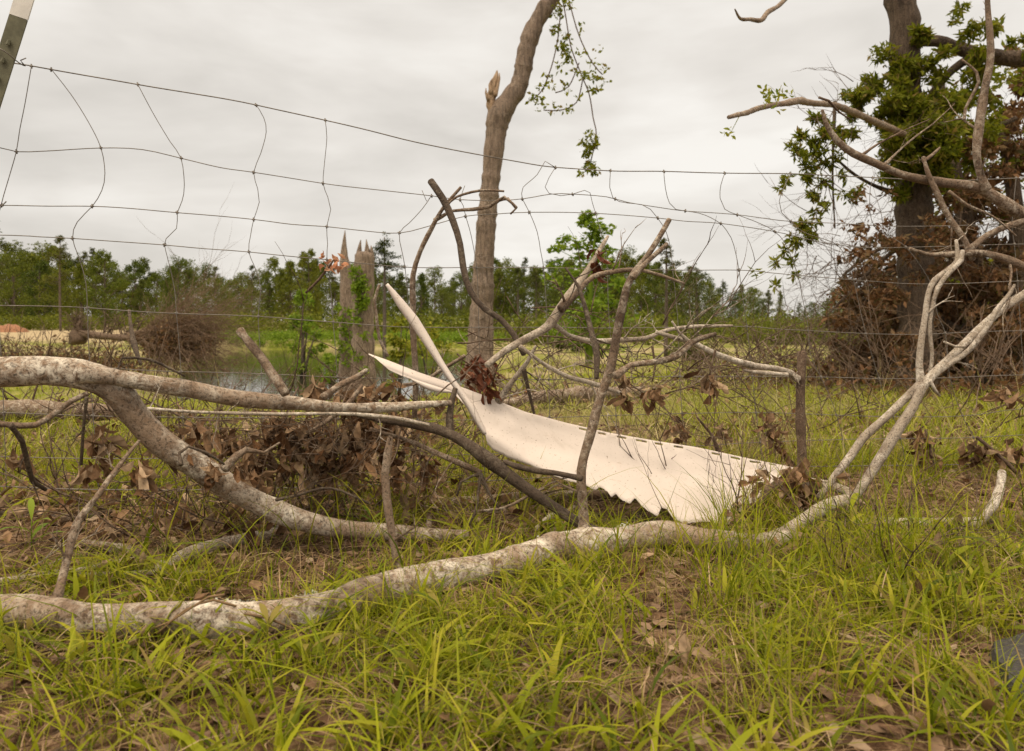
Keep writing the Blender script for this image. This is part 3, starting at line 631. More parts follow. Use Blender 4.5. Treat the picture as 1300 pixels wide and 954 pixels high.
def panel():
    base = P(930, 664, 2.16)
    th = thing('siding_panel', base, 'torn cream vinyl siding panel with slotted nailing edge lying against the fence among branches', 'siding panel')
    xs = [468 + (1010 - 468) * i / 270 for i in range(271)]
    vs = []; fs = []; fr = [0, .035, .07, .12, .2, .3, .4, .5, .6, .7, .8, .88, .94, 1.0]; K = len(fr)
    for i, x in enumerate(xs):
        a, b_ = interp(TOP, x), interp(BOT2, x)
        rag = 1.3 * noise.noise((x * .12, 0, 0)) + 0.8 * noise.noise((x * .5, 3, 0))
        b_ = max(a + .6, b_ + rag * (1 if x > 620 else .3))
        hfull = 40 + (x - 468) * 0.16
        Yt = 2.20 + 0.22 * sm((x - 468) / 540); Yb = 2.17
        for k, f_ in enumerate(fr):
            if k in (1, 2): y = a + min((b_ - a) * f_, (0, 2.2, 4.4)[k])
            else: y = a + (b_ - a) * f_
            Hs = 8 + min(92, max(0, (x - 468) * .215)); Y = Yt + (Yb - Yt) * min(1.2, (y - a) / Hs)
            # moulded profile: hem, first face, step, second face
            dy = y - a; f_ = (y - a) / Hs
            Y += 0.008 * math.exp(-((dy - 12) / 3.5) ** 2) - 0.010 * sm((dy - 40) / 6) * (1 if x > 600 else 0)
            Y += 0.005 * noise.noise((x * .012, f_ * 1.3, 7))
            cr_ = abs(((x + .55 * dy * math.sin(x * .013)) % 97) - 48) / 48; Y += .0018 * max(0, 1 - cr_ * 9) * noise.noise((x * .03, dy * .02, 2)) * 2
            curl = sm((f_ - .8) / .2) * (0.5 + noise.noise((x * .06, 0, 9)))
            Y -= .006 * curl if 760 < x < 860 else 0.0
            vs.append(P(x, y, Y))
    for i in range(len(xs) - 1):
        for k in range(K - 1):
            if k == 1 and xs[i] > 700 and (i % 12) in (1, 2, 3, 4, 5, 6, 7)[:5 + (i // 12 * 7) % 3] and (i // 12) % 7 != 3: continue
            a = i * K + k; fs.append((a, a + K, a + K + 1, a + 1))
    mb = MB(); mb.add(vs, fs); o = build(mb, 'panel_sheet', M['vinyl'], th)
    sm_ = o.modifiers.new('thickness', 'SOLIDIFY'); sm_.thickness = 0.0014; sm_.offset = 1
    # long torn strip
    LE = [(490.5, 361), (505, 387), (525, 415), (553, 456), (570, 481), (591, 512), (607, 540), (615, 552)]
    RE = [(492, 361), (512, 383), (530, 405), (545, 430), (563, 462), (577, 484), (601, 517), (612, 540), (617, 551)]
    vs = []; fs = []; n = 60
    for i in range(n + 1):
        t = i / n; a, b_ = [], []
        yy = 361 + t * 191
        def xat(lst):
            for p, q in zip(lst, lst[1:]):
                if yy <= q[1]: return p[0] + (q[0] - p[0]) * (yy - p[1]) / (q[1] - p[1])
            return lst[-1][0]
        xl, xr = xat(LE), xat(RE); Y = 2.10 + .01 * math.sin(t * 5)
        w = (xr - xl)
        vs += [P(xl - 1, yy + 1, Y), P(xl + .35 * w, yy, Y - .012 * t - .002), P(xr, yy - 1, Y + .006), P(xr + .2 * w * t, yy - 1, Y + .016)]
        if i:
            for k in range(3): q = (i - 1) * 4 + k; fs.append((q, q + 1, q + 5, q + 4))
    mb = MB(); mb.add(vs, fs); o = build(mb, 'torn_strip', M['vinyl'], th)
    s2 = o.modifiers.new('thickness', 'SOLIDIFY'); s2.thickness = 0.0014
    # curled lower flap under the tip
    vs = []; fs = []
    for i in range(21):
        t = i / 20; x = 522 + 54 * t; y = 480.5 + 17 * t
        for j, (dy, dd) in enumerate([(0, 0), (3, -.012), (7, -.010), (9 - 3 * t, .004), (7, .014)]):
            vs.append(P(x, y + dy * (.25 + math.sin(t * math.pi) * .8), 2.165 + dd))
        if i:
            for k in range(4): q = (i - 1) * 5 + k; fs.append((q, q + 1, q + 6, q + 5))
    mb = MB(); mb.add(vs, fs); o = build(mb, 'curled_flap', M['vinyl'], th)
    s3 = o.modifiers.new('thickness', 'SOLIDIFY'); s3.thickness = 0.0012
panel()

# stake with pale limb on the right of centre
SK = limb_thing('broken_sapling_stake', M['twig'], L([(1019, 612, 13), (1018, 570, 12), (1016, 520, 11), (1017, 470, 12), (1018, 448, 11)], 2.34, 2.38),
                'short upright broken sapling with a pale side limb, at the right end of the panel', 'sapling', n=12)
branch(SK, M['white_limb'], [(1012, 482, 11), (1004, 474, 10), (985, 468, 9), (960, 465, 9), (930, 457, 9), (905, 448, 9), (882, 436, 8), (860, 430, 7), (833, 422, 5)], 2.36, 2.15, 'pale_limb', n=10, twig=3, tl=.06)
branch(SK, M['white_limb'], [(872, 432, 6), (862, 422, 4), (853, 408, 3)], 2.17, 2.15, 'twig')
branch(SK, M['white_limb'], [(1000, 476, 5), (975, 474, 7), (955, 472, 5), (944, 470, 4)], 2.3, 2.28, 'twig')
leaf_part('dead_leaves', M['dead_leaf'], [(792, 480, 10, 10, 9, 2.2), (793, 505, 9, 16, 12, 2.2), (828, 498, 9, 14, 16, 2.2), (900, 488, 10, 18, 22, 2.2), (862, 545, 14, 20, 20, 2.5), (980, 540, 14, 26, 26, 2.5), (992, 575, 12, 14, 14, 2.5), (915, 545, 14, 16, 10, 2.6)], SK, .05)
branch(SK, M['twig'], [(912, 575, 6), (905, 555, 5), (885, 530, 3)], 2.5, 2.5, 'twig', twig=2, tl=.1)
branch(SK, M['twig'], [(828, 440, 3), (832, 465, 3), (828, 485, 2)], 2.2, 2.2, 'twig', twig=2, tl=.05)
branch(SK, M['twig'], [(908, 445, 3), (903, 465, 3), (900, 480, 2)], 2.2, 2.2, 'twig', twig=2, tl=.05)

# crossed pale limbs at the right
RL = limb_thing('leaning_forked_limb', M['white_limb'], L([(1070, 655, 8), (1085, 632, 11), (1103, 605, 12), (1122, 575, 13), (1140, 545, 14), (1158, 518, 11), (1170, 492, 12), (1185, 475, 11), (1205, 455, 10), (1230, 432, 10), (1255, 408, 10), (1280, 388, 9), (1330, 355, 10), (1400, 310, 8)], 2.15, 2.3),
                'pale forked limb leaning up to the right edge from the end of the long log', 'fallen limb', n=14)
branch(RL, M['white_limb'], [(1040, 632, 9), (1062, 602, 11), (1080, 580, 13), (1098, 555, 12), (1125, 530, 11), (1150, 505, 12), (1168, 488, 13)], 2.18, 2.22, 'branch', n=12)
branch(RL, M['white_limb'], [(1168, 490, 11), (1166, 460, 10), (1170, 425, 9), (1174, 400, 9), (1178, 372, 8), (1186, 355, 8), (1203, 342, 8), (1215, 330, 6), (1214, 305, 5)], 2.22, 2.28, 'branch', n=10, twig=2)
branch(RL, M['white_limb'], [(1180, 480, 5), (1183, 450, 5), (1180, 420, 6), (1182, 395, 6), (1190, 365, 7), (1205, 345, 7), (1220, 330, 7), (1222, 318, 5)], 2.24, 2.25, 'branch', n=10)
branch(RL, M['white_limb'], [(1180, 478, 9), (1205, 462, 9), (1230, 445, 8), (1250, 420, 8), (1265, 395, 8), (1283, 372, 6), (1288, 362, 4)], 2.22, 2.2, 'branch', n=10, twig=2, tl=.06)
branch(RL, M['white_limb'], [(1180, 484, 5), (1188, 497, 4), (1193, 503, 3)], 2.2, 2.2, 'twig')
branch(RL, M['white_limb'], [(1225, 440, 4), (1212, 440, 4), (1198, 434, 3)], 2.2, 2.2, 'twig')

TR = limb_thing('arching_overhead_limb', M['limb'], L([(1044, 140, 4), (1048, 155, 6), (1062, 178, 8), (1083, 195, 9), (1110, 207, 9), (1145, 222, 10), (1190, 231, 11), (1235, 237, 13), (1262, 250, 15), (1290, 268, 17), (1350, 300, 20), (1420, 330, 22)], 2.3, 2.45),
                'grey limb arching in from the right edge above the fence wire', 'limb', n=14)
branch(TR, M['limb'], [(1252, 240, 13), (1245, 222, 11), (1240, 195, 12), (1243, 165, 12), (1250, 120, 11), (1257, 80, 10), (1256, 45, 10), (1254, 20, 8), (1252, -30, 6)], 2.36, 2.4, 'upright_branch', n=12, twig=3, tl=.1)
branch(TR, M['limb'], [(1224, 152, 4), (1226, 138, 4), (1243, 105, 5), (1240, 92, 4), (1220, 75, 3)], 2.38, 2.4, 'branch')
branch(TR, M['limb'], [(1172, 200, 5), (1178, 220, 7), (1190, 245, 8), (1205, 275, 8), (1222, 300, 8), (1230, 316, 8), (1235, 330, 8)], 2.34, 2.3, 'branch', n=10, twig=2)
branch(TR, M['limb'], [(1172, 205, 5), (1182, 198, 5), (1193, 188, 4)], 2.34, 2.34, 'twig')
branch(TR, M['limb'], [(1122, 211, 5), (1140, 193, 3), (1162, 174, 3), (1185, 157, 2), (1212, 132, 1.5)], 2.36, 2.4, 'twig', twig=3)
branch(TR, M['limb'], [(1230, 318, 9), (1255, 298, 9), (1290, 284, 9), (1340, 275, 8)], 2.3, 2.35, 'branch', n=10)
branch(TR, M['limb'], [(1155, 316, 4), (1180, 323, 6), (1215, 322, 9), (1250, 322, 10), (1290, 335, 12), (1350, 365, 14)], 2.28, 2.3, 'branch', n=10, twig=3)
branch(TR, M['limb'], [(1205, 243, 4), (1230, 262, 5), (1260, 275, 4), (1290, 300, 3)], 2.3, 2.3, 'twig', twig=4, tl=.15)
branch(TR, M['twig'], [(1092, 199, 4), (1115, 183, 3), (1150, 165, 2), (1180, 152, 1.5)], 2.34, 2.4, 'twig', twig=3)
branch(TR, M['twig'], [(1040, 124, 3), (1052, 128, 4), (1065, 142, 3), (1080, 152, 2)], 2.3, 2.34, 'twig')
PT = limb_thing('pointing_bare_limb', M['limb'], L([(925, 149, 5), (945, 144, 7), (970, 136, 7), (1000, 131, 8), (1016, 128, 9), (1030, 131, 8), (1060, 134, 8), (1100, 150, 9), (1150, 172, 9)], 4.0, 7.8),
                'bare grey limb pointing left against the sky from the ivy covered tree', 'limb', n=10)
mb = MB()
for px, py, rx, ry, n_, Y in [(980, 122, 16, 12, 46, 4.6), (926, 170, 8, 8, 10, 4.1)]:
    for _ in range(n_):
        c = P(px + random.gauss(0, .6) * rx, py + random.gauss(0, .6) * ry, Y + random.gauss(0, .05)); leaf(mb, c, rv(), rv(), .04, .018, .5, .3)
for a, b_ in [((970, 138), (980, 112)), ((985, 135), (992, 108)), ((940, 145), (926, 172))]: tube(mb, [(P(*a, 4.5), .003), (P(*b_, 4.5), .0015)], n=4, step=.2)
build(mb, 'leaves', M['yellow_leaf'], PT, smooth=False)
HB = limb_thing('hooked_bare_branch', M['limb'], L([(933, 12, 2), (940, 24, 4), (952, 25, 5), (966, 26, 6), (975, 16, 6), (990, 6, 6), (1010, -14, 6), (1060, -60, 7), (1130, -110, 9)], 5.0, 7.8),
                'small bare hooked branch hanging at the very top of the sky', 'limb', n=8)

# ground debris right
RG = limb_thing('pale_root_like_log', M['white_limb'], [(P(x, y, gY(y + w / 2 - 1)), w / 2 / F * gY(y + w / 2)) for x, y, w in [(1050, 668, 9), (1100, 664, 12), (1150, 664, 13), (1200, 664, 13), (1240, 663, 12), (1275, 659, 8), (1330, 650, 7)]],
                'pale crooked stick lying flat in the grass at the lower right', 'fallen branch', n=12)
branch(RG, M['white_limb'], [(1238, 668, 11), (1252, 655, 13), (1265, 635, 13), (1271, 615, 13), (1272, 600, 13)], 2.06, 2.15, 'curved_stub', n=12)
BR = limb_thing('thin_diagonal_stem', M['twig'], L([(1010, 640, 10), (1030, 625, 12), (985, 615, 11), (965, 640, 6)], 2.25, 2.15), 'short dark rotten stem in the litter heap at the right end of the cream panel', 'fallen branch', n=8)
mb = MB()
for _ in range(130):
    c = P(1005 + random.gauss(0, 22), 622 + random.gauss(0, 12), 2.2 + random.gauss(0, .06)); leaf(mb, c, rv(), rv(), .04, .02, random.uniform(-1, 1), .6)
for _ in range(40):
    c = P(1005 + random.gauss(0, 18), 622 + random.gauss(0, 10), 2.2 + random.gauss(0, .06)); twigs(mb, c, rv(), .09, .0016, 1, .8, 4)
build(mb, 'withered_leaves', M['dead_leaf'], BR, smooth=False)
WL = limb_thing('leafy_brown_sprig', M['twig'], L([(1190, 640, 5), (1186, 590, 5), (1175, 545, 4)], 2.75, 2.8), 'brown sprig with dead leaves standing behind the fence at the right', 'dead sprig', n=6)
leaf_part('dead_leaves', M['dead_leaf'], [(1180, 590, 18, 36, 56, 2.8), (1165, 555, 12, 14, 18, 2.8), (1150, 615, 18, 10, 16, 2.8)], WL, .055)
WL2 = limb_thing('leafy_brown_sprig', M['twig'], L([(1300, 610, 5), (1270, 580, 5), (1240, 555, 4)], 2.75, 2.8), 'brown sprig with big curled dead leaves close to the right edge, behind the fence', 'dead sprig', n=6)
leaf_part('dead_leaves', M['dead_leaf'], [(1245, 572, 20, 20, 34, 2.8), (1298, 570, 14, 16, 20, 2.8), (1275, 495, 16, 12, 14, 2.9), (1270, 610, 24, 8, 14, 2.8)], WL2, .07)

# sticks on the ground at the left, and behind the log
def ground_stick(lst, mat, label, lift=0.0, twig=0, n=10):
    pts = [(P(x, y, gY(y + w / 2) - .02), w / 2 / F * gY(y + w / 2) * 1.15) for x, y, w in lst]
    th = limb_thing('fallen_stick', mat, pts, label, 'stick', n=n, group='sticks lying in the grass behind the log')
    if twig:
        mb = MB()
        for _ in range(twig):
            i = random.randrange(1, len(pts)); q = pts[i - 1][0].lerp(pts[i][0], random.random())
            twigs(mb, q, (pts[i][0] - pts[i - 1][0]).normalized() + rv() * .7, .16, .002, 1, .6, 5)
        build(mb, 'twig', mat, th)
ground_stick([(0, 738, 7), (40, 733, 7), (70, 728, 8), (100, 725, 7), (130, 718, 6), (160, 711, 5), (192, 708, 4)], M['white_limb'], 'pale thin stick on the ground at the left, just above the log', twig=2)
ground_stick([(100, 730, 5), (150, 729, 5), (200, 727, 6), (262, 727, 4)], M['white_limb'], 'pale straight stick lying level above the left part of the log')
ground_stick([(205, 722, 15), (232, 708, 15), (260, 696, 14), (290, 688, 12), (335, 680, 13), (350, 672, 10)], M['white_limb'], 'stout white barked stick on the ground between the log and the forked limb', n=14, twig=1)
ground_stick([(105, 690, 9), (150, 697, 10), (180, 703, 9)], M['limb'], 'short grey stick left of the stout white one', twig=2)
ground_stick([(110, 700, 6), (140, 680, 6), (190, 660, 5), (240, 640, 4)], M['dark_limb'], 'dark slender stick slanting up from the left towards the forked limb', twig=3)
ground_stick([(-40, 660, 8), (30, 652, 8), (90, 660, 7), (140, 650, 5)], M['dark_limb'], 'dark stick near the left edge under the forked limb', twig=4)
ground_stick([(560, 640, 10), (640, 634, 12), (720, 631, 12), (830, 628, 11), (890, 630, 9)], M['limb'], 'brown log end lying under the cream panel', n=12, twig=2)
ground_stick([(680, 672, 5), (700, 656, 7), (722, 650, 7), (735, 640, 5)], M['white_limb'], 'small pale forked stick on bare soil under the cream panel')
ground_stick([(540, 683, 8), (545, 660, 7), (540, 640, 6), (548, 634, 5)], M['limb'], 'short curved twig by the tip of the forked limb')

# ------------------------------------------------------------------ brush heaps
def brush(name, c, rx, ry, rz, n, ln, r, mat, label, cat='brush pile', leaves=0, lmat=None, lsz=.06, depth=1, group=None):
    th = thing(name, c, label, cat, group); mb = MB()
    for _ in range(n):
        o = Vector((random.gauss(0, .45) * rx, random.gauss(0, .45) * ry, abs(random.gauss(0, .5)) * rz))
        d = Vector((o.x / rx, o.y / ry, random.uniform(-.2, .9))) + rv() * .7
        twigs(mb, c + o, d, ln * random.uniform(.5, 1.4), r * random.uniform(.5, 1.4), depth, .7, 4)
    build(mb, 'twigs', mat, th)
    if leaves:
        mb = MB()
        for _ in range(leaves):
            o = Vector((random.gauss(0, .5) * rx, random.gauss(0, .5) * ry, abs(random.gauss(0, .5)) * rz))
            leaf(mb, c + o, rv(), rv(), lsz * random.uniform(.6, 1.3), lsz * .5, random.uniform(-1, 1), .5)
        build(mb, 'dead_leaves', lmat or M['dead_leaf'], th, smooth=False)
    return th
brush('brush_pile', G(430, 3.3), .6, .3, .16, 46, .32, .005, M['twig'], 'tangle of dead twigs and leaves behind the fence left of the panel tip', leaves=520, lsz=.06)
brush('brush_pile', G(110, 4.6), .9, .5, .12, 50, .4, .006, M['twig'], 'low brown twig heap behind the fence at the left, by the old log', leaves=160, lsz=.06)
brush('brush_pile', G(720, 6.5), .9, .8, .12, 60, .5, .008, M['limb'], 'heap of broken pale branches right of the tall tree foot', leaves=240, lsz=.07)
brush('brush_pile', G(850, 9.5), 1.3, .8, .15, 60, .6, .009, M['limb'], 'wide low heap of brushwood in the field right of centre', leaves=150, lsz=.08)
brush('brush_pile', G(60, 31), 5.2, 1.4, .85, 420, 1.0, .016, M['twig'], 'long brown heap of cut brush at the left edge before the tan field', leaves=2600, lsz=.17, lmat=M['brown_leaf'])
brush('brush_pile', G(965, 12), .9, .8, .3, 70, .7, .01, M['twig'], 'small dark brush heap in the field behind the sapling stake', leaves=100, lsz=.08)
brush('brush_pile', G(1090, 11), 2.2, 1.2, .45, 150, 1.0, .012, M['twig'], 'dense brown brush heap left of the ivy covered trunk', leaves=1300, lsz=.09, lmat=M['brown_leaf'])
brush('brush_pile', G(560, 5.2), .8, .4, .12, 50, .4, .006, M['twig'], 'low heap of twigs behind the fence left of the tall tree', leaves=160, lsz=.06)
brush('twig_heap', G(90, 2.35), .5, .28, .05, 70, .28, .0028, M['twig'], 'low litter of dark twigs and dead leaves on the ground at the left', 'twig heap', leaves=330, lsz=.045)
brush('twig_heap', G(300, 2.1), .4, .22, .05, 60, .22, .0026, M['twig'], 'dark twig litter under the descending arm of the forked limb', 'twig heap', leaves=220, lsz=.045)
brush('twig_heap', G(480, 2.35), .36, .2, .10, 60, .25, .0026, M['twig'], 'heap of twigs and dead leaves under the dark bent branch', 'twig heap', leaves=320, lsz=.05)
brush('twig_heap', G(930, 2.3), .25, .2, .04, 40, .2, .0024, M['twig'], 'litter of twigs on bare soil beneath the right end of the panel', 'twig heap', leaves=140, lsz=.04)
brush('twig_heap', G(1130, 1.75), .2, .12, .03, 36, .2, .002, M['twig'], 'thin dead twig litter in the grass at the lower right', 'twig heap', leaves=90, lsz=.035)
brush('brush_pile', G(1190, 4.6), 1.1, .6, .05, 40, .6, .004, M['twig'], 'loose brown twigs and leaves in the meadow beyond the leaning forked limb', leaves=260, lsz=.06)
brush('brush_pile', G(960, 4.2), .8, .5, .05, 40, .5, .003, M['twig'], 'loose twigs and leaves in the grass behind the sapling stake', leaves=200, lsz=.055)
brush('brush_pile', G(1240, 7.0), 1.6, .7, .25, 130, .8, .009, M['twig'], 'dark brush heap round the foot of the ivy covered trunk', leaves=900, lsz=.08, lmat=M['brown_leaf'])
brush('brush_pile', G(250, 3.6), .5, .3, .07, 50, .4, .004, M['twig'], 'scattered twigs and leaves in the grass behind the forked limb', leaves=260, lsz=.055)
# old grey log beyond the fence at left
ol = [(P(-60, 520, 4.3), .06), (P(40, 518, 4.4), .06), (P(110, 517, 4.5), .05), (P(180, 516, 4.6), .035), (P(240, 512, 4.7), .02)]
limb_thing('old_grey_log', M['limb'], [(Vector((p.x, p.y, gh(p.x, p.y) + r + .06)), r) for p, r in ol], 'old grey log lying behind the fence at the left', 'log', n=14)
ol = [(P(640, 0, 5.5), .03), (P(700, 0, 5.9), .05), (P(760, 0, 6.3), .055), (P(820, 0, 6.8), .05)]
limb_thing('old_grey_log', M['limb'], [(Vector((p.x, p.y, gh(p.x, p.y) + r + .04)), r) for p, r in ol], 'grey log in the brushwood heap beyond the panel', 'log', n=14)

# ------------------------------------------------------------------ trees
def leaf_cloud(centers, radii, counts, size, flat=0.8, aspect=.55, bend=True):
    """numpy cloud of leaf shaped faces; returns V, faces"""
    C = np.repeat(np.array(centers, float), counts, axis=0); Rr = np.repeat(np.array(radii, float), counts)
    n = len(C); d = rng.normal(size=(n, 3)); d /= np.linalg.norm(d, axis=1)[:, None]
    p = C + d * (Rr * rng.uniform(.15, 1, n) ** .6)[:, None] * np.array([1, 1, flat])
    a = rng.normal(size=(n, 3)) + np.array([0, 0, -.25]); a /= np.linalg.norm(a, axis=1)[:, None]
    b_ = rng.normal(size=(n, 3)); s = np.cross(a, b_); s /= np.linalg.norm(s, axis=1)[:, None]
    nn = np.cross(s, a); L_ = size * rng.uniform(.55, 1.35, n)[:, None]
    v0 = p; v1 = p + a * L_ * .45 + s * L_ * aspect * .5 + nn * L_ * .08; v2 = p + a * L_; v3 = p + a * L_ * .45 - s * L_ * aspect * .5 + nn * L_ * .08
    V = np.stack([v0, v1, v2, v3], 1).reshape(-1, 3)
    i = np.arange(n) * 4
    return V, np.stack([i, i + 1, i + 2, i + 3], 1)
def cloud_obj(name, mat, parent, centers, radii, counts, size, **kw):
    V, Fc = leaf_cloud(centers, radii, counts, size, **kw)
    o0 = np.array(tuple(root_loc(parent))) if parent is not None else 0
    return link(name, fast_mesh(name, V - o0, [Fc]), mat, parent, smooth=False)

def broadleaf(h, cr, seed, leaf_size=.24, n=2600, mat=None, open_=0.0, conic=False):
    random.seed(seed)
    th = thing('leafy_tree', (0, 0, 0), 'x', 'tree')
    mb = MB(); top = Vector((random.uniform(-.3, .3), 0, h * .92))
    tube(mb, [(Vector((0, 0, -.3)), h * .018), (Vector((random.uniform(-.1, .1), 0, h * .4)), h * .012), (top, h * .003)], n=6, step=h / 8)
    cs = []; rs = []
    m = random.randint(34, 48)
    for i in range(m):
        t = (i + random.random()) / m; z = h * (.12 + .86 * t)
        if conic: rad = cr * (1.05 - t) ** .8
        else: rad = cr * math.sin(math.pi * min(1, (.14 + .84 * t))) ** .6
        a = random.uniform(0, 2 * math.pi); q = rad * random.uniform(.25, 1)
        c = Vector((math.cos(a) * q, math.sin(a) * q, z)); cs.append(tuple(c)); rs.append(cr * random.uniform(.26, .46) * (1 - .45 * t))
        s = Vector((0, 0, max(h * .08, z - q * .8)))
        tube(mb, [(s, h * .005), (c, h * .0015)], n=4, step=h)
    build(mb, 'trunk', M['far_trunk'], th)
    cloud_obj('crown', mat or M['far_leaf'], th, cs, rs, [max(20, n // m)] * m, leaf_size)
    return th
def pine(h, seed, bare=.45, n=2000, ls=.26):
    random.seed(seed); th = thing('pine_tree', (0, 0, 0), 'x', 'tree'); mb = MB()
    tube(mb, [(Vector((0, 0, -.3)), h * .014), (Vector((.1, 0, h * .5)), h * .011), (Vector((.05, 0, h * .98)), h * .003)], n=6, step=h / 8)
    cs = []; rs = []
    for i in range(int(h * 3.4)):
        z = h * (bare + (1 - bare) * random.random() ** .8); q = h * .2 * (1.1 - (z / h - bare) / (1 - bare)) * random.uniform(.4, 1.1)
        a = random.uniform(0, 6.28); e = Vector((math.cos(a) * q, math.sin(a) * q, z + q * .25))
        tube(mb, [(Vector((.05, 0, z)), h * .003), (e, h * .001)], n=4, step=h)
        for k in (.55, .85, 1.05):
            cs.append(tuple(Vector((0, 0, z)).lerp(e, k))); rs.append(h * random.uniform(.02, .04))
    cs.append((.05, 0, h)); rs.append(h * .03)
    build(mb, 'trunk', M['far_trunk'], th)
    cloud_obj('crown', M['pine_leaf'], th, cs, rs, [max(12, n // len(cs))] * len(cs), ls, aspect=.3, flat=.6)
    return th
protos = []
for k in range(7): protos.append(broadleaf(10, random.Random(k).uniform(2.6, 3.9), 100 + k, .25, 5200))
for k in range(2): protos.append(broadleaf(10, 2.3, 120 + k, .24, 4200, conic=True))
pines = [pine(11, 200 + k, .35 + .1 * k) for k in range(3)]
used = set()
TOPS = [(-200, 300), (-60, 300), (0, 318), (40, 324), (60, 320), (90, 335), (130, 324), (155, 342), (182, 335), (198, 352), (225, 334), (250, 344), (300, 350), (330, 343), (390, 330), (430, 348), (470, 342), (520, 345), (560, 353), (610, 344), (650, 342), (700, 346), (740, 338), (790, 330), (830, 340), (870, 342), (915, 368), (960, 374), (1000, 388), (1030, 382), (1060, 380), (1120, 360), (1200, 340), (1300, 330), (1500, 320)]
rl = random.Random(5)
def put(proto, x, y, sc, label, cat, group, rz=None):
    if proto.name not in used: used.add(proto.name); o = proto
    else: o = copy_tree(proto)
    o.location = (x, y, gh(x, y)); o.rotation_euler = (0, 0, rl.uniform(0, 6.28) if rz is None else rz); o.scale = (sc * rl.uniform(.9, 1.25), sc * rl.uniform(.9, 1.25), sc)
    if 'label' in o: o['label'] = label
    o['category'] = cat
    if group: o['group'] = group
    return o
for (Y, sp, off) in [(180, 27, 0), (215, 21, 13), (255, 19, 5)]:
    px = -130 + off
    while px < 1440:
        x = (px - 650) / F * Y
        Yy = Y + rl.uniform(-12, 12)
        if px < 235: Yy -= 40
        x = (px - 650) / F * Yy
        zt = CH + (HZ - (interp(TOPS, px) - (9 if px > 600 else 4) + rl.uniform(-8, 18) + (6 if Y < 190 else 0))) / F * Yy
        h = zt - gh(x, Yy)
        q = rl.random()
        if q < .86: pr = protos[rl.randrange(len(protos))]; put(pr, x, Yy, h / 10, 'green leafy tree in the far tree line beyond pond and fields', 'tree', 'leafy trees in the far tree line')
        else: pr = pines[rl.randrange(3)]; put(pr, x, Yy, h / 11, 'thin pine in the far tree line beyond pond and fields', 'tree', 'pines in the far tree line')
        px += sp * rl.uniform(.75, 1.3)
# pines and trees that stand out above the line
def stand(proto, hb, px, ytop, Y, label, cat='tree', wx=1.0):
    x = (px - 650) / F * Y; h = CH + (HZ - ytop) / F * Y - gh(x, Y)
    c = copy_tree(proto); c.location = (x, Y, gh(x, Y)); c.scale = (h / hb * wx, h / hb * wx, h / hb); c.rotation_euler = (0, 0, rl.uniform(0, 6))
    c['label'] = label; c['category'] = cat
    if 'group' in c: del c['group']
    return c
stand(pines[0], 11, -14, 262, 70, 'tall dark pine cut by the left edge of the picture', wx=1.1)
stand(pines[1], 11, 77, 300, 105, 'round topped pine standing above the tree line at the far left')
stand(protos[1], 10, 133, 318, 100, 'leafy tree with pointed top beside the round topped pine', wx=.9)
stand(protos[2], 10, 226, 328, 130, 'leafy tree rising above the tree line over the brown fallen tree', wx=.7)
stand(protos[3], 10, 392, 316, 150, 'loose leafy tree just left of the split stump', wx=.8)
stand(pines[2], 11, 488, 298, 60, 'pine with rounded crown directly right of the split stump', wx=1.1)
stand(pines[1], 11, 658, 340, 75, 'thin pine just right of the tall broken trunk')
stand(pines[2], 11, 680, 341, 75, 'second thin pine right of the tall broken trunk, with a wider top')
stand(pines[0], 11, 845, 305, 34, 'slim pine with a dark bare trunk right of the upright branch', wx=1.35)
stand(pines[1], 11, 975, 372, 80, 'small ragged pine in the tree line gap at right', wx=1.2)
th = broadleaf(10, 3.4, 301, .2, 4200, M['pine_leaf']); th['label'] = 'dark round crowned tree right of the slim pine'; x = (885 - 650) / F * 50
h = CH + (HZ - 345) / F * 50 - gh(x, 50); th.location = (x, 50, gh(x, 50)); th.scale = (h / 10 * 1.2,) * 2 + (h / 10,)
th = broadleaf(10, 1.9, 302, .30, 2600, M['lime_leaf']); th['label'] = 'airy pale green young tree rising over the tree line, left of the upright branch'; Y = 26; x = (748 - 650) / F * Y
h = CH + (HZ - 268) / F * Y - gh(x, Y); th.location = (x, Y, gh(x, Y)); th.scale = (h / 10 * 1.5, h / 10 * 1.3, h / 10)
th.children[1].data.materials[0] = M['far_leaf'] if False else M['lime_leaf']

# bright small tree and shrubs near the pond
def shrub(name, px, Y, wpx, ytop, ybase, mat, n, size, label, cat='shrub', stems=6, group=None):
    base = G(px, Y); w = wpx / 2 / F * Y; zt = P(px, ytop, Y).z; h = zt - base.z
    th = thing(name, base, label, cat, group); cs = []; rs = []; mb = MB(); m = 16
    for i in range(m):
        t = random.random(); c = base + Vector((random.gauss(0, .45) * w, random.gauss(0, .45) * w, h * (.2 + .75 * t))); cs.append(tuple(c)); rs.append(w * random.uniform(.25, .45))
        if i < stems: tube(mb, [(base + Vector((0, 0, -.05)), .012 * h), (base.lerp(c, .5) + Vector((0, 0, .1 * h)), .01 * h), (c, .004 * h)], n=5, step=h)
    build(mb, 'stem', M['far_trunk'], th); cloud_obj('foliage', mat, th, cs, rs, [n // m] * m, size); return th
shrub('small_tree', 383, 31, 46, 366, 440, M['lime_leaf'], 1500, .16, 'small bright green tree standing by the pond left of the split stump', 'tree')
shrub('pond_shrub', 420, 24, 34, 438, 480, M['lime_leaf'], 700, .12, 'low green bush at the water edge left of the split stump')
shrub('pond_shrub', 505, 27, 40, 395, 480, M['yellow_leaf'], 1200, .13, 'yellow green bush between the split stump and the tall tree')
shrub('pond_shrub', 545, 33, 50, 412, 460, M['yellow_leaf'], 1000, .15, 'low yellowish bush left of the tall tree foot, by the water')
shrub('pond_shrub', 730, 40, 60, 420, 460, M['far_leaf'], 1200, .2, 'dark green bush at the right end of the pond')
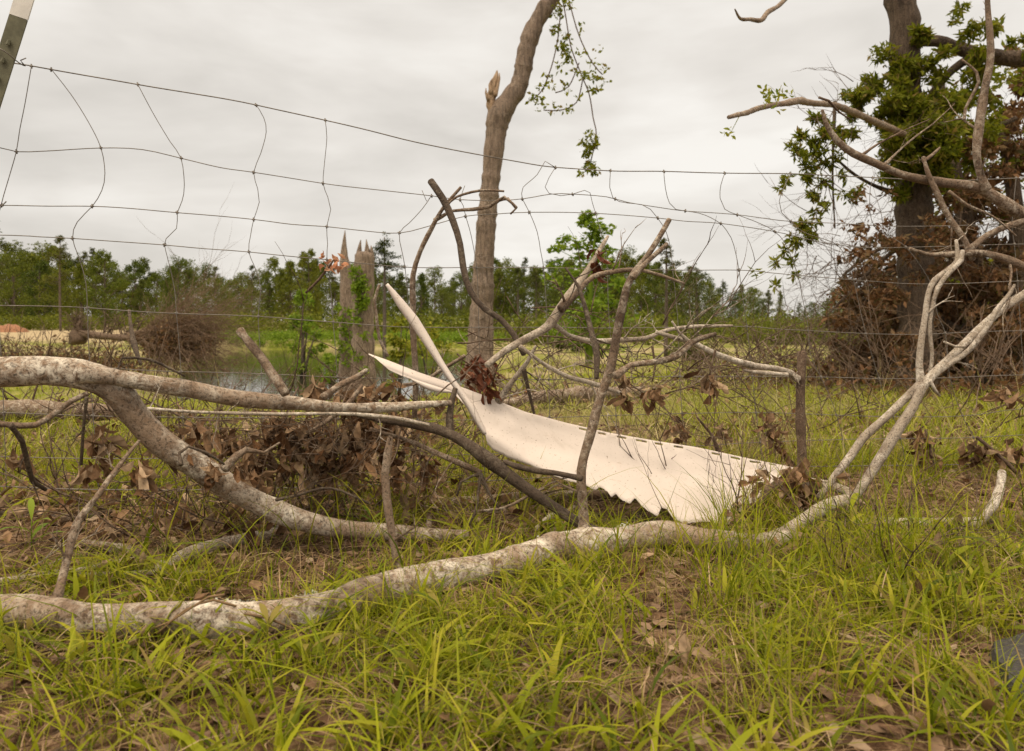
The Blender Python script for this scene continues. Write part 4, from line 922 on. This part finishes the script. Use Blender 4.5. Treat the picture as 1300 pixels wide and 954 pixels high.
shrub('pond_shrub', 880, 30, 60, 440, 480, M['far_leaf'], 1200, .16, 'rounded green bush in the field below the dark round tree')
shrub('pond_shrub', 700, 55, 70, 415, 450, M['far_leaf'], 1200, .25, 'green thicket across the field right of the tall trunk')
# far bank undergrowth: leaf mass along the foot of the woods and the bank
cs = []; rs = []
for _ in range(1300):
    px = rl.uniform(-150, 1450)
    Y = rl.uniform(69, 84) if 235 < px < 640 else (rl.uniform(112, 126) if px <= 235 else rl.uniform(52, 92))
    x = (px - 650) / F * Y; cs.append((x, Y, gh(x, Y) + rl.uniform(0.1, 1.7 if Y > 62 else 1.0))); rs.append(rl.uniform(.7, 1.5))
o = cloud_obj('undergrowth', M['far_leaf'], None, cs, rs, [60] * len(cs), .32); tag(o, kind='stuff', cat=None); o['label'] = 'dense green undergrowth at the foot of the far woods'; o['category'] = 'undergrowth'
cs = []; rs = []
for _ in range(1200):
    x = rl.uniform(-30, 2); Y = rl.uniform(60, 71)
    if pond_sd(x, Y) < .15: continue
    cs.append((x, Y, gh(x, Y) + rl.uniform(.02, .45))); rs.append(rl.uniform(.25, .6))
o = cloud_obj('bank_plants', M['lime_leaf'], None, cs, rs, [50] * len(cs), .17); o['kind'] = 'stuff'; o['label'] = 'bright green plants along the far bank of the pond'; o['category'] = 'bank plants'

# tall broken tree ------------------------------------------------------
YT = 12.0
b0 = G(609, YT); th = thing('broken_tall_tree', b0, 'tall bare trunk with a snapped left fork and a bent limb, left of centre', 'tree')
mb = MB(); tr = L([(609, 520, 46), (609, 490, 40), (610, 440, 34), (611, 400, 30), (614, 340, 26), (618, 280, 24), (624, 220, 23), (629, 175, 25), (634, 148, 30), (646, 128, 27), (657, 112, 23), (664, 90, 22), (668, 65, 22), (678, 35, 22), (692, 10, 21), (706, -12, 20), (722, -50, 18), (735, -110, 15)], YT)
tr[0] = (Vector((b0.x, b0.y, b0.z - .1)), .34)
tube(mb, tr, n=26, step=.05, rough=.03, nf=9, wob=.05); build(mb, 'trunk', M['trunk'], th)
mb = MB(); tube(mb, L([(632, 165, 18), (626, 145, 14), (623, 128, 12), (626, 112, 11), (630, 98, 6), (631, 90, 2)], YT - .02), n=10, step=.04, rough=.2, nf=9)
for a in [[(620, 128, 5), (617, 118, 3), (617, 112, 1)], [(629, 122, 6), (634, 100, 3), (634, 93, 1)], [(624, 120, 6), (622, 108, 4), (625, 100, 1)]]: tube(mb, L(a, YT - .08), n=5, step=.05)
build(mb, 'snapped_fork', M['splinter'], th)
mb = MB(); strands = [[(712, -12), (718, 20), (725, 60), (738, 95), (748, 120), (753, 150), (757, 172), (750, 205)], [(722, 0), (735, 45), (752, 80), (765, 95)], [(712, 10), (708, 50), (700, 85), (688, 115), (678, 125)], [(740, 100), (732, 130), (712, 140), (690, 140)], [(735, 80), (722, 110), (705, 118)]]
for s in strands: tube(mb, L([(x, y, 1.6) for x, y in s], YT - .1), n=5, step=.08)
vine_o = build(mb, 'hanging_vine', M['twig'], th)
cs = []; rs = []; ct = []
for px, py, r, n_ in [(712, 5, 12, 60), (714, 30, 14, 60), (712, 60, 14, 60), (722, 80, 12, 40), (718, 50, 12, 40), (735, 40, 8, 14), (745, 62, 12, 22), (755, 85, 14, 30), (762, 100, 10, 22), (755, 115, 8, 24), (748, 98, 10, 20), (730, 98, 12, 34), (715, 110, 8, 18), (700, 95, 9, 20), (690, 110, 10, 22), (680, 122, 9, 18), (672, 128, 6, 12), (685, 140, 9, 14), (705, 140, 10, 20), (722, 138, 10, 20), (733, 128, 8, 14), (750, 175, 11, 70), (745, 195, 12, 90), (752, 210, 10, 70), (760, 182, 8, 40), (742, 210, 7, 30), (738, 222, 5, 14)]:
    for _ in range(3):
        c = P(px + random.gauss(0, .45) * r, py + random.gauss(0, .45) * r, YT - .1 + random.gauss(0, .1)); cs.append(tuple(c)); rs.append(r * .6 / F * YT); ct.append(max(2, n_ // 3))
cloud_obj('leaves', M['green_leaf'], vine_o, cs, rs, ct, .075)
# vine foot leaves of trunk
cloud_obj('foot_leaves', M['red_leaf'], th, [tuple(P(600, 470, YT - .3)), tuple(P(618, 480, YT - .3))], [.25, .25], [90, 90], .12)

# split stump -----------------------------------------------------------
YS = 20.0; b0 = G(460, YS); th = thing('split_stump', b0, 'grey snapped trunk with splintered spikes and green vine on it, beside the pond', 'tree stump')
mb = MB(); tr = L([(461, 520, 34), (461, 480, 31), (461, 420, 27), (461, 370, 25), (462, 340, 26), (463, 325, 25)], YS); tube(mb, tr, n=18, step=.12, rough=.07, nf=3.5); build(mb, 'trunk', M['trunk'], th)
mb = MB()
for a in [[(456, 338, 12), (456, 320, 7), (458, 305, 1)], [(466, 338, 14), (466, 318, 7), (465, 304, .8)], [(471, 338, 8), (472, 322, 5), (471, 312, 1)]]: tube(mb, L([(p[0], p[1], p[2]) for p in a], YS), n=8, step=.1, rough=.2, nf=5)
build(mb, 'splinters', M['trunk'], th)
cs = [tuple(P(457 + random.gauss(0, 5), y + random.gauss(0, 4), YS - .35)) for y in list(range(345, 395, 5)) * 2 + [405, 415, 430, 445, 455, 470]]
cloud_obj('vine', M['lime_leaf'], th, cs, [.13] * len(cs), [40] * len(cs), .09)
b0 = G(440, 21.5); th = thing('spiked_snag', b0, 'narrow splintered snag with one sharp spike, left of the split stump', 'tree stump')
mb = MB(); tr = L([(440, 520, 22), (440, 440, 19), (440, 380, 17), (438, 340, 13), (437, 315, 7), (438, 293, 1)], 21.5); tube(mb, tr, n=12, step=.12, rough=.1, nf=4); build(mb, 'trunk', M['trunk'], th)
cs = [tuple(P(437 + random.gauss(0, 7), y, 21.1)) for y in range(390, 465, 5)]
cloud_obj('vine', M['lime_leaf'], th, cs, [.13] * len(cs), [36] * len(cs), .11)
mb = MB(); c = P(420, 332, 2.35)   # orange dead leaf bunch on twig at the wire
th = limb_thing('twig_with_orange_leaves', M['twig'], L([(388, 372, 3), (405, 355, 3), (418, 338, 3), (424, 330, 2)], 2.36, 2.34), 'small twig with a bunch of orange dead leaves caught on the wire near the split stump', 'twig', n=5)
hang_cluster(mb, c, .03, .03, 16, .035, .6); build(mb, 'dead_leaves', leafmat('orange_dead_leaf', [(0.5, .22, .12), (.55, .32, .2), (.35, .15, .08)], .3), th, smooth=False)

# brown fallen tree by the pond ----------------------------------------
b0 = G(215, 24); th = thing('uprooted_fallen_tree', b0, 'uprooted brown tree lying on its side with a dense dead crown beside the pond', 'fallen tree')
mb = MB(); tube(mb, [(P(100, 424, 25) , .13), (P(130, 427, 24.6), .10), (P(170, 430, 24.2), .09), (P(215, 432, 24), .06), (P(250, 432, 24), .03)], n=10, step=.3, rough=.2, nf=3)
tube(mb, [(P(100, 432, 25), .34), (P(99, 424, 25), .26), (P(100, 416, 25), .12), (P(102, 407, 25), .04)], n=10, step=.1, rough=.5, nf=4)
for _ in range(60):
    c = P(99, random.uniform(408, 430), 25); twigs(mb, c, Vector((random.uniform(-.6, .4), random.uniform(-.6, .6), random.uniform(-.4, 1))), .4, .018, 1, .8, 5)
for _ in range(30):
    c = P(random.uniform(110, 190), 429, 24.6); twigs(mb, c, Vector((random.uniform(-.2, 1), random.uniform(-.6, .6), random.uniform(.1, 1))), .8, .022, 1, .8, 5)
build(mb, 'trunk', M['twig'], th)
mb = MB()
for _ in range(420):
    s = P(random.uniform(160, 205), random.uniform(422, 436), 24 + random.uniform(-.5, .5))
    e = P(random.triangular(180, 290, 240), random.uniform(396, 458), 24 + random.uniform(-1.2, 1.2))
    twigs(mb, s, (e - s), (e - s).length * 1.15, .012, 2, .5, 4, 3)
build(mb, 'dead_crown', bark('dead_brush_bark', (.09, .055, .035), (.20, .13, .085), (.34, .25, .18), 2.0, .4), th)
V, Fc = leaf_cloud([tuple(P(random.gauss(222, 16), random.gauss(432, 10), 24 + random.gauss(0, .5))) for _ in range(60)], [.45] * 60, [110] * 60, .10)
link('dead_leaves', fast_mesh('dead_leaves', V - np.array(tuple(b0)), [Fc]), M['brown_leaf'], th, smooth=False)
# clay mound
mb = MB(); c = G(8, 100); vs = []; fs = []
for i in range(13):
    for j in range(17):
        u = i / 12 * 2 - 1; v = j / 16 * 2 - 1; r_ = max(0, 1 - u * u - v * v)
        vs.append(c + Vector((v * 2.6, u * 2, -.2 + 1.05 * r_ ** .45 * (1 + .4 * noise.noise((u * 3, v * 3, 0))))))
for i in range(12):
    for j in range(16): a = i * 17 + j; fs.append((a, a + 1, a + 18, a + 17))
mb.add(vs, fs); o = build(mb, 'clay_mound', M['clay'], origin=c); tag(o, 'reddish clay mound at the edge of the woods, far left', 'mound')
# thin stake behind fence
limb_thing('broken_thin_stake', M['dark_limb'], L([(164, 394, 4), (166, 415, 5), (171, 440, 6), (179, 463, 4)], 3.4, 3.2), 'thin dark broken stake standing in front of the brown fallen tree', 'stick', n=7)

# right hand tree --------------------------------------------------------
YR = 8.4; b0 = G(1163, YR); th = thing('ivy_covered_tree', b0, 'thick grey trunk wrapped in dark green leafy growth near the right edge', 'tree')
mb = MB(); tr = L([(1166, 545, 62), (1163, 500, 50), (1162, 450, 45), (1162, 380, 42), (1162, 300, 44), (1160, 240, 42), (1154, 180, 36), (1150, 110, 34), (1149, 50, 36), (1144, 0, 36), (1136, -60, 34), (1130, -150, 30)], YR)
tube(mb, tr, n=20, step=.07, rough=.07, nf=5, wob=.15); tr_o = build(mb, 'trunk', M['trunk_dark'], th)
mb = MB()
for a in [[(1150, 55, 12), (1190, 52, 14), (1230, 66, 18), (1290, 75, 20), (1380, 70, 18)], [(1158, 170, 12), (1190, 110, 10), (1230, 75, 10), (1270, 70, 8)], [(1150, 60, 5), (1137, 66, 4), (1122, 73, 3)], [(1160, 250, 10), (1120, 240, 6), (1085, 222, 4), (1060, 200, 3)], [(1165, 300, 8), (1120, 330, 5), (1080, 370, 4), (1050, 400, 2)], [(1060, 130, 5), (1057, 220, 3), (1060, 290, 2)], [(1170, 220, 12), (1230, 180, 9), (1290, 150, 6)]]:
    tube(mb, L(a, YR + .15, YR - .2), n=8, step=.08, rough=.12, nf=8)
build(mb, 'limb', M['trunk_dark'], th)
cs = []; rs = []; ct = []
for px, py, r, n_ in [(1130, 110, 24, 380), (1160, 80, 26, 420), (1165, 130, 30, 600), (1155, 215, 26, 500), (1180, 160, 44, 900), (1125, 150, 26, 400), (1150, 250, 18, 160), (1165, 40, 14, 120), (1215, 120, 30, 400), (1240, 160, 30, 300), (1165, 115, 38, 700), (1195, 140, 40, 700), (1150, 160, 36, 700), (1185, 190, 38, 700), (1215, 190, 26, 350), (1140, 200, 26, 350), (1205, 235, 20, 160), (1090, 130, 16, 160), (1075, 135, 12, 90), (1108, 120, 18, 220), (1055, 160, 18, 120), (1035, 165, 14, 90), (1070, 170, 18, 110), (1010, 185, 12, 40), (1040, 190, 20, 110), (1020, 210, 20, 90), (1000, 225, 10, 30), (1060, 205, 16, 60), (1035, 230, 18, 80), (1025, 255, 14, 40), (1045, 260, 10, 30), (996, 240, 6, 12), (1020, 285, 14, 60), (1040, 275, 10, 26), (1010, 305, 16, 70), (1030, 300, 10, 30), (1000, 325, 10, 30), (985, 335, 6, 16), (1068, 222, 6, 16), (1085, 240, 20, 60), (1230, 45, 26, 220), (1215, 20, 16, 60), (1260, 40, 20, 120), (1290, 60, 18, 80), (1230, 95, 22, 160), (1000, 355, 8, 14), (985, 362, 6, 10), (960, 344, 4, 6)]:
    m_ = max(1, int(r / 5))
    for _ in range(m_):
        c = P(px + random.gauss(0, .5) * r, py + random.gauss(0, .5) * r, YR - .25 + random.gauss(0, .5) * min(.8, r / F * YR * 1.2)); cs.append(tuple(c)); rs.append(max(5, r * .42) / F * YR); ct.append(max(2, n_ // m_))
cloud_obj('leaves', M['green_leaf'], th, cs, rs, [int(c * 2.0) for c in ct], .078, aspect=.34)
mb = MB()
for px, py, n_ in [(1040, 160, 6), (1050, 230, 8), (1020, 280, 6), (1150, 150, 12), (1090, 130, 5)]:
    for _ in range(n_): c = P(px + random.gauss(0, 8), py + random.gauss(0, 8), YR - .25); twigs(mb, c, Vector((random.uniform(-1, 1), 0, random.uniform(-1, .6))), .5, .005, 1, .7, 4)
build(mb, 'twigs', M['twig'], th)

cs = []; rs = []; ct = []
for px, py, r, n_ in [(1110, 330, 26, 160), (1085, 300, 22, 60), (1140, 300, 22, 160), (1170, 330, 26, 200), (1130, 370, 24, 260), (1190, 290, 24, 200), (1100, 400, 26, 260), (1150, 440, 26, 300), (1210, 250, 22, 160), (1110, 250, 20, 60), (1060, 380, 16, 50)]:
    for _ in range(6): cs.append(tuple(P(px + random.gauss(0, .6) * r, py + random.gauss(0, .6) * r, YR - .35 + random.gauss(0, .12)))); rs.append(r * .4 / F * YR); ct.append(n_ // 5)
cloud_obj('withered_leaves', M['brown_leaf'], th, cs, rs, ct, .07, aspect=.4)
# dead brown crown behind and right of it
b0 = G(1235, 9.6); th = thing('withered_fallen_crown', b0, 'withered brown foliage and tangled limbs filling the right side behind the ivy covered trunk', 'fallen tree')
mb = MB()
for a in [[(1235, 520, 30), (1240, 420, 26), (1228, 300, 20), (1205, 180, 14), (1190, 90, 10)], [(1290, 520, 30), (1285, 400, 24), (1290, 280, 18), (1270, 150, 12)], [(1340, 520, 26), (1330, 350, 20), (1345, 200, 14)], [(1250, 440, 12), (1180, 400, 9), (1110, 380, 6), (1060, 390, 3)], [(1240, 400, 12), (1170, 470, 9), (1090, 480, 6), (1040, 500, 3)], [(1240, 350, 10), (1170, 300, 8), (1110, 320, 5), (1070, 350, 3)]]:
    tube(mb, L(a, 9.6), n=9, step=.1, rough=.12, nf=5)
build(mb, 'limb', M['trunk_dark'], th)
mb = MB()
for _ in range(330):
    px = random.choice([random.uniform(1050, 1320), random.gauss(1120, 40), random.uniform(1180, 1330)]); py = random.uniform(200, 500)
    if py < 320 and px < 1130: py += 90
    c = P(px, py, 9.6 + random.uniform(-.7, .8)); twigs(mb, c, rv() + Vector((-.3, 0, -.3)), random.uniform(.4, 1.0), .006, 2, .8, 4)
build(mb, 'twigs', M['twig'], th)
cs = []; rs = []; ct = []
for px, py, r, n_ in [(1270, 250, 50, 1200), (1250, 180, 36, 400), (1290, 150, 36, 420), (1240, 330, 50, 1300), (1300, 330, 50, 1300), (1200, 400, 50, 1200), (1130, 420, 46, 1000), (1090, 440, 40, 900), (1100, 380, 36, 480), (1120, 340, 30, 220), (1080, 350, 24, 90), (1180, 460, 50, 1200), (1260, 440, 60, 1500), (1320, 430, 60, 1200), (1075, 400, 30, 330), (1220, 280, 30, 420), (1110, 480, 50, 700), (1280, 500, 60, 900), (1100, 300, 28, 70), (1350, 250, 50, 900), (1280, 200, 40, 800), (1240, 250, 34, 600), (1300, 110, 30, 400), (1210, 350, 40, 800), (1150, 380, 36, 500), (1130, 300, 20, 60), (1190, 320, 26, 300), (1065, 460, 26, 300)]:
    m_ = max(1, int(r / 4))
    for _ in range(m_):
        c = P(px + random.gauss(0, .5) * r, py + random.gauss(0, .5) * r, 9.7 + random.gauss(0, .5)); cs.append(tuple(c)); rs.append(max(6, r * .36) / F * 9.6); ct.append(max(2, int(n_ * 1.25) // m_))
cloud_obj('withered_foliage', M['brown_leaf'], th, cs, rs, ct, .085)
cs = []; rs = []; ct = []
for _ in range(60): cs.append(tuple(P(random.uniform(1180, 1340), random.uniform(60, 330), 9.9 + random.gauss(0, .4)))); rs.append(.16); ct.append(26)
cloud_obj('green_leaves', M['green_leaf'], th, cs, rs, ct, .085)
# fine overhead sprays at the top
cs = [tuple(P(random.gauss(1100, 18), random.gauss(8, 8), 8.2)) for _ in range(16)] + [tuple(P(random.gauss(1190, 16), random.gauss(20, 16), 8.2)) for _ in range(24)]
# evergreen shrubs behind right
for i, (px, Y, w, yt) in enumerate([(1240, 16, 130, 330), (1330, 15, 130, 300), (1130, 22, 110, 375)]):
    shrub('dark_evergreen', px, Y, w, yt, 500, M['green_leaf'], 3200, .13, ['dark green evergreen bush showing through behind the withered crown', 'dark green evergreen bush at the right edge behind the withered crown', 'green bush seen between brush heap and ivy covered trunk'][i])

# ------------------------------------------------------------------ grass, straw, litter
def dens_near(px, py):
    """how lush the ground is (0..1) around a ground point, in the terms of the photo"""
    d = .12
    for x, y, rx, ry, a in [(200, 850, 260, 60, .5), (560, 860, 200, 90, .65), (430, 640, 80, 40, .5), (1060, 770, 180, 90, .6), (900, 725, 110, 40, -.45), (620, 770, 200, 22, -.25), (560, 600, 120, 40, .5), (200, 735, 110, 18, .5),
                            (150, 600, 160, 30, .7), (430, 720, 70, 50, -.3), (380, 715, 70, 22, -.45), (660, 665, 70, 26, -.5), (840, 800, 70, 70, -.35), (1150, 632, 90, 18, -.5), (960, 640, 60, 30, .2), (1200, 560, 200, 50, .6),
                            (60, 690, 150, 40, -.6), (280, 695, 180, 32, -.6), (900, 655, 160, 30, -.3), (1200, 640, 160, 30, -.5), (120, 585, 100, 40, .3), (650, 930, 700, 60, .28), (840, 830, 60, 40, -.3), (330, 880, 70, 30, -.3), (1240, 760, 60, 60, -.1), (620, 780, 140, 40, .5), (330, 690, 70, 16, -.3)]:
        d += a * math.exp(-((px - x) / rx) ** 2 - ((py - y) / ry) ** 2)
    return d
def blades(name, mat, pts, H, Wd, bend, seed=0, tilt=.25, segs=3, parent=None, root_z=-.004):
    """pts (n,3)"""
    n = len(pts); pts = np.asarray(pts, float); r = np.random.default_rng(seed)
    az = r.uniform(0, 2 * np.pi, n); face = az + r.normal(0, .7, n) + np.pi / 2
    dirv = np.stack([np.cos(az), np.sin(az), np.zeros(n)], 1); side = np.stack([np.cos(face), np.sin(face), r.normal(0, .25, n)], 1)
    lean = np.abs(r.normal(0, tilt, n)); be = bend * r.uniform(.2, 1.5, n)
    V = []
    for k in range(segs + 1):
        t = k / segs
        out = H * (lean * t + be * t * t); up = H * (t - .42 * be * t * t * t) / np.sqrt(1 + lean ** 2)
        c = pts + dirv * out[:, None]; c[:, 2] += up + root_z
        w = Wd * .5 * (1 - t ** 2.2) * (.7 + .3 * min(1, 3 * t))
        if k < segs: V.append(c - side * w[:, None]); V.append(c + side * w[:, None])
        else: V.append(c)
    V = np.stack(V, 1); m = V.shape[1]; V = V.reshape(-1, 3); i0 = np.arange(n) * m
    Q = [np.stack([i0 + 2 * k, i0 + 2 * k + 1, i0 + 2 * k + 3, i0 + 2 * k + 2], 1) for k in range(segs - 1)]
    T = np.stack([i0 + 2 * (segs - 1), i0 + 2 * (segs - 1) + 1, i0 + m - 1], 1)
    return link(name, fast_mesh(name, V, Q + [T]), mat, parent, smooth=True)
def road_side(x, y): return x > road_x(y) + .035
def sample(n, Y0, Y1, u=.80, dens=None, clump=0.0, nf=5.0, seed=1, road=True):
    r = random.Random(seed); out = []
    tries = 0
    while len(out) < n and tries < n * 14:
        tries += 1
        Y = math.sqrt(r.uniform(Y0 * Y0, Y1 * Y1)); x = r.uniform(-u, u) * Y
        if Y < 1.0: x *= 1.3
        if road and road_side(x, Y): continue
        px = 650 + x / Y * F; py = HZ + CH * F / Y
        d = dens(px, py) if dens else .6
        d += clump * noise.noise((x * nf, Y * nf, seed))
        if r.random() < d: out.append((x, Y, gh(x, Y)))
    return out
def stuff(o, label, cat): tag(o, label, cat, None, 'stuff'); return o
r_ = np.random.default_rng(3)
# low lush blades, springing in tufts
def tufts(n_t, per, Y0, Y1, spread, seed, dens, clump, nf=5.0, u=.8):
    base = sample(n_t, Y0, Y1, u, dens, clump, nf, seed); out = []
    rr = random.Random(seed + 50)
    for x, y, z in base:
        for _ in range(rr.randint(per // 2, per + per // 2)):
            a, b_ = x + rr.gauss(0, spread), y + rr.gauss(0, spread)
            if road_side(a, b_) and y < 2: continue
            out.append((a, b_, gh(a, b_)))
    return out
p = tufts(3900, 7, .85, 3.3, .013, 11, dens_near, 1.5); n = len(p)
stuff(blades('grass', M['grass'], p, r_.gamma(4, .0135, n), r_.uniform(.0018, .0058, n), .8, 1, .55, 4), 'short lush green grass covering the near ground', 'grass')
p = tufts(520, 5, .85, 2.6, .010, 12, dens_near, 1.4); n = len(p)
stuff(blades('broad_grass', M['grass'], p, r_.uniform(.05, .11, n), r_.uniform(.007, .013, n), .9, 2, .6, 5), 'broad bladed green grass growing among the near grass', 'grass')
p = tufts(2600, 6, .85, 3.4, .014, 41, lambda a, b: .25 + .5 * dens_near(a, b), 1.0); n = len(p)
stuff(blades('fine_grass', M['grass'], p, r_.gamma(5, .016, n), r_.uniform(.0009, .0020, n), .6, 19, .3, 4), 'fine thin green grass standing among the broader blades', 'grass')
def dens_dead(px, py): return .35 + .4 * math.exp(-((px - 950) / 200) ** 2 - ((py - 800) / 120) ** 2) + .4 * math.exp(-((px - 150) / 220) ** 2 - ((py - 680) / 60) ** 2)
p = tufts(1700, 6, .85, 3.3, .014, 31, dens_dead, 1.2); n = len(p)
stuff(blades('dead_grass', M['straw'], p, r_.uniform(.02, .10, n), r_.uniform(.0012, .0035, n), 1.0, 9, .7, 4), 'dead straw coloured grass between the green near grass', 'grass')
def dens_tall(px, py): return .01 + .7 * math.exp(-((px - 1060) / 170) ** 2 - ((py - 760) / 90) ** 2) + .4 * math.exp(-((px - 450) / 130) ** 2 - ((py - 625) / 50) ** 2) + .08 * math.exp(-((px - 260) / 200) ** 2 - ((py - 740) / 60) ** 2) + .12 * math.exp(-((px - 880) / 60) ** 2 - ((py - 700) / 60) ** 2)
p = tufts(250, 6, 1.0, 2.8, .02, 13, dens_tall, .5); n = len(p)
stuff(blades('tall_grass', M['grass'], p, r_.uniform(.10, .27, n), r_.uniform(.0018, .004, n), .45, 3, .22, 6), 'tall thin green grass stems in front of and behind the log', 'grass')
def dens_mid(px, py): return .5 + .5 * math.exp(-((px - 1150) / 250) ** 2) + .4 * math.exp(-((px - 120) / 180) ** 2) - .45 * math.exp(-((px - 760) / 170) ** 2)
p = tufts(2500, 7, 2.75, 9, .03, 14, dens_mid, 1.3, 1.6, .85); n = len(p)
stuff(blades('meadow_grass', M['grass_mid'], p, r_.uniform(.06, .20, n), r_.uniform(.003, .008, n), .6, 4, .35, 4), 'bright green meadow grass just beyond the fence', 'grass')
def dens_dry(px, py): return .25 + .5 * math.exp(-((px - 800) / 160) ** 2)
p = tufts(2600, 6, 2.9, 12, .04, 15, dens_dry, .8, 1.4, .85); n = len(p)
stuff(blades('dry_grass', M['grass_dry'], p, r_.uniform(.05, .17, n), r_.uniform(.003, .008, n), .7, 5, .45, 4), 'straw coloured dry grass in the field beyond the panel', 'grass')
p = sample(24000, 9, 30, .9, lambda a, b: .42, 1.0, .5, 16)
p = [q for q in p if q[1] < 19 or pond_sd(q[0], q[1]) > .1]; n = len(p)
stuff(blades('field_grass', M['grass_mid'], p, r_.uniform(.07, .22, n), r_.uniform(.012, .03, n), .6, 6, .35, 3), 'rough green grass of the sloping field by the pond', 'grass')
p = [(x, y, z) for x, y, z in sample(5200, 18, 66, .9, lambda a, b: .5, .6, .3, 17, road=False) if -.0 < pond_sd(x, y) < 1.6]; n = len(p)
if n: stuff(blades('shore_grass', M['grass_mid'], p, r_.uniform(.1, .3, n), r_.uniform(.02, .05, n), .5, 7, .3, 3), 'grass fringe along the pond shore', 'grass')
# a few seed stalks
def dens_stalk(px, py): return .15 + .6 * math.exp(-((px - 1080) / 200) ** 2 - ((py - 560) / 200) ** 2)
p = tufts(70, 3, 2.3, 5, .03, 18, dens_stalk, .2); n = len(p)
stuff(blades('seed_stalks', M['grass_dry'], p, r_.uniform(.25, .5, n), r_.uniform(.002, .0035, n), .35, 8, .2, 7), 'pale dry grass stalks standing near the fence', 'grass')
# straw / pine needles on the soil: very thin flat blades lying down
def flat_bits(name, mat, pts, Ln, Wd, seed, lift=.004):
    n = len(pts); pts = np.asarray(pts, float); r = np.random.default_rng(seed); az = r.uniform(0, 6.283, n)
    d = np.stack([np.cos(az), np.sin(az), r.normal(.05, .18, n)], 1); s = np.stack([-np.sin(az), np.cos(az), r.normal(0, .5, n)], 1)
    c = pts + np.array([0, 0, lift]) + np.stack([np.zeros(n), np.zeros(n), np.abs(r.normal(0, .004, n))], 1)
    mid = c + np.stack([-np.sin(az), np.cos(az), np.zeros(n)], 1) * (Ln * r.normal(0, .12, n))[:, None]; mid[:, 2] += Ln * .06
    h = (Ln / 2)[:, None]; w = (Wd / 2)[:, None]
    V = np.stack([c - d * h - s * w * .4, c - d * h + s * w * .4, mid - s * w, mid + s * w, c + d * h - s * w * .3, c + d * h + s * w * .3], 1).reshape(-1, 3)
    i = np.arange(n) * 6
    return link(name, fast_mesh(name, V, [np.stack([i, i + 1, i + 3, i + 2], 1), np.stack([i + 2, i + 3, i + 5, i + 4], 1)]), mat, None, smooth=False)
p = sample(15000, .85, 3.6, .8, lambda a, b: 1.0 - .5 * dens_near(a, b), .8, 3, 21); n = len(p)
stuff(flat_bits('dry_straw', M['straw'], p, r_.uniform(.02, .10, n), r_.uniform(.0008, .0022, n), 5), 'dry straw and pine needles strewn on the near soil', 'straw')
p = sample(11000, .85, 4.5, .8, lambda a, b: 1.0 - .35 * dens_near(a, b), .9, 3, 22); n = len(p)
stuff(flat_bits('leaf_litter', M['litter'], p, r_.uniform(.012, .045, n), r_.uniform(.006, .022, n), 6), 'brown leaf litter on the near soil', 'leaf litter')
mb = MB()
for x, y, z in sample(900, .9, 3.6, .78, lambda a, b: .9 - .4 * dens_near(a, b), .9, 3, 23):
    twigs(mb, Vector((x, y, z + .006)), Vector((random.gauss(0, 1), random.gauss(0, 1), .05)), random.uniform(.04, .16), random.uniform(.0008, .0022), 1, .6, 4)
o = build(mb, 'twig_litter', M['twig']); stuff(o, 'small dead twigs scattered over the near soil', 'twigs')
mb = MB()
for x, y, z in sample(700, .9, 3.6, .78, lambda a, b: 1 - .6 * dens_near(a, b), 1.0, 3, 24):
    leaf(mb, Vector((x, y, z + .012)), rv() + Vector((0, 0, .1)), Vector((0, 0, 1)), random.uniform(.03, .06), random.uniform(.014, .03), random.uniform(-1, 1.2), random.uniform(.2, .8))
o = build(mb, 'fallen_leaves', M['dead_leaf'], smooth=False); stuff(o, 'curled brown fallen leaves on the near soil', 'fallen leaves')
# a few broad leaved plants
def weed(px, py, n, ln, mat, label, hgt=.05):
    Y = gY(py); b_ = G(px, Y); th = thing('broad_leaf_weed', b_, label, 'weed')
    mb = MB(); 
    for k in range(n):
        a = random.uniform(0, 6.28); z = hgt * (k + 1) / n; s = b_ + Vector((0, 0, z)); leaf(mb, s, Vector((math.cos(a), math.sin(a), random.uniform(.5, 1.2))), Vector((0, 0, 1)), ln * random.uniform(.7, 1.1), ln * .17, .9, .35)
    build(mb, 'leaves', mat, th); mb = MB(); tube(mb, [(b_ - Vector((0, 0, .01)), .0015), (b_ + Vector((0, 0, hgt)), .001)], n=5, step=.02); build(mb, 'stem', mat, th)
weed(560, 800, 7, .08, M['grass'], 'broad leaved green weed below the middle of the log', .04)
weed(470, 690, 8, .05, M['lime_leaf'], 'small yellow green weed left of the upright twig on the log', .07)
weed(270, 655, 5, .09, M['grass'], 'broad leaved weed under the forked limb', .06)
weed(340, 830, 6, .07, M['grass'], 'broad leaved weed below the left part of the log', .05)
weed(390, 850, 6, .07, M['grass'], 'broad leaved weed near the bottom edge, left of centre', .04)
weed(40, 700, 5, .09, M['lime_leaf'], 'light green weed near the left edge above the log', .07)
weed(1080, 700, 9, .09, M['grass'], 'leafy green tuft in front of the pale crooked stick', .09)
weed(1200, 740, 9, .10, M['grass'], 'leafy green tuft at the lower right', .10)
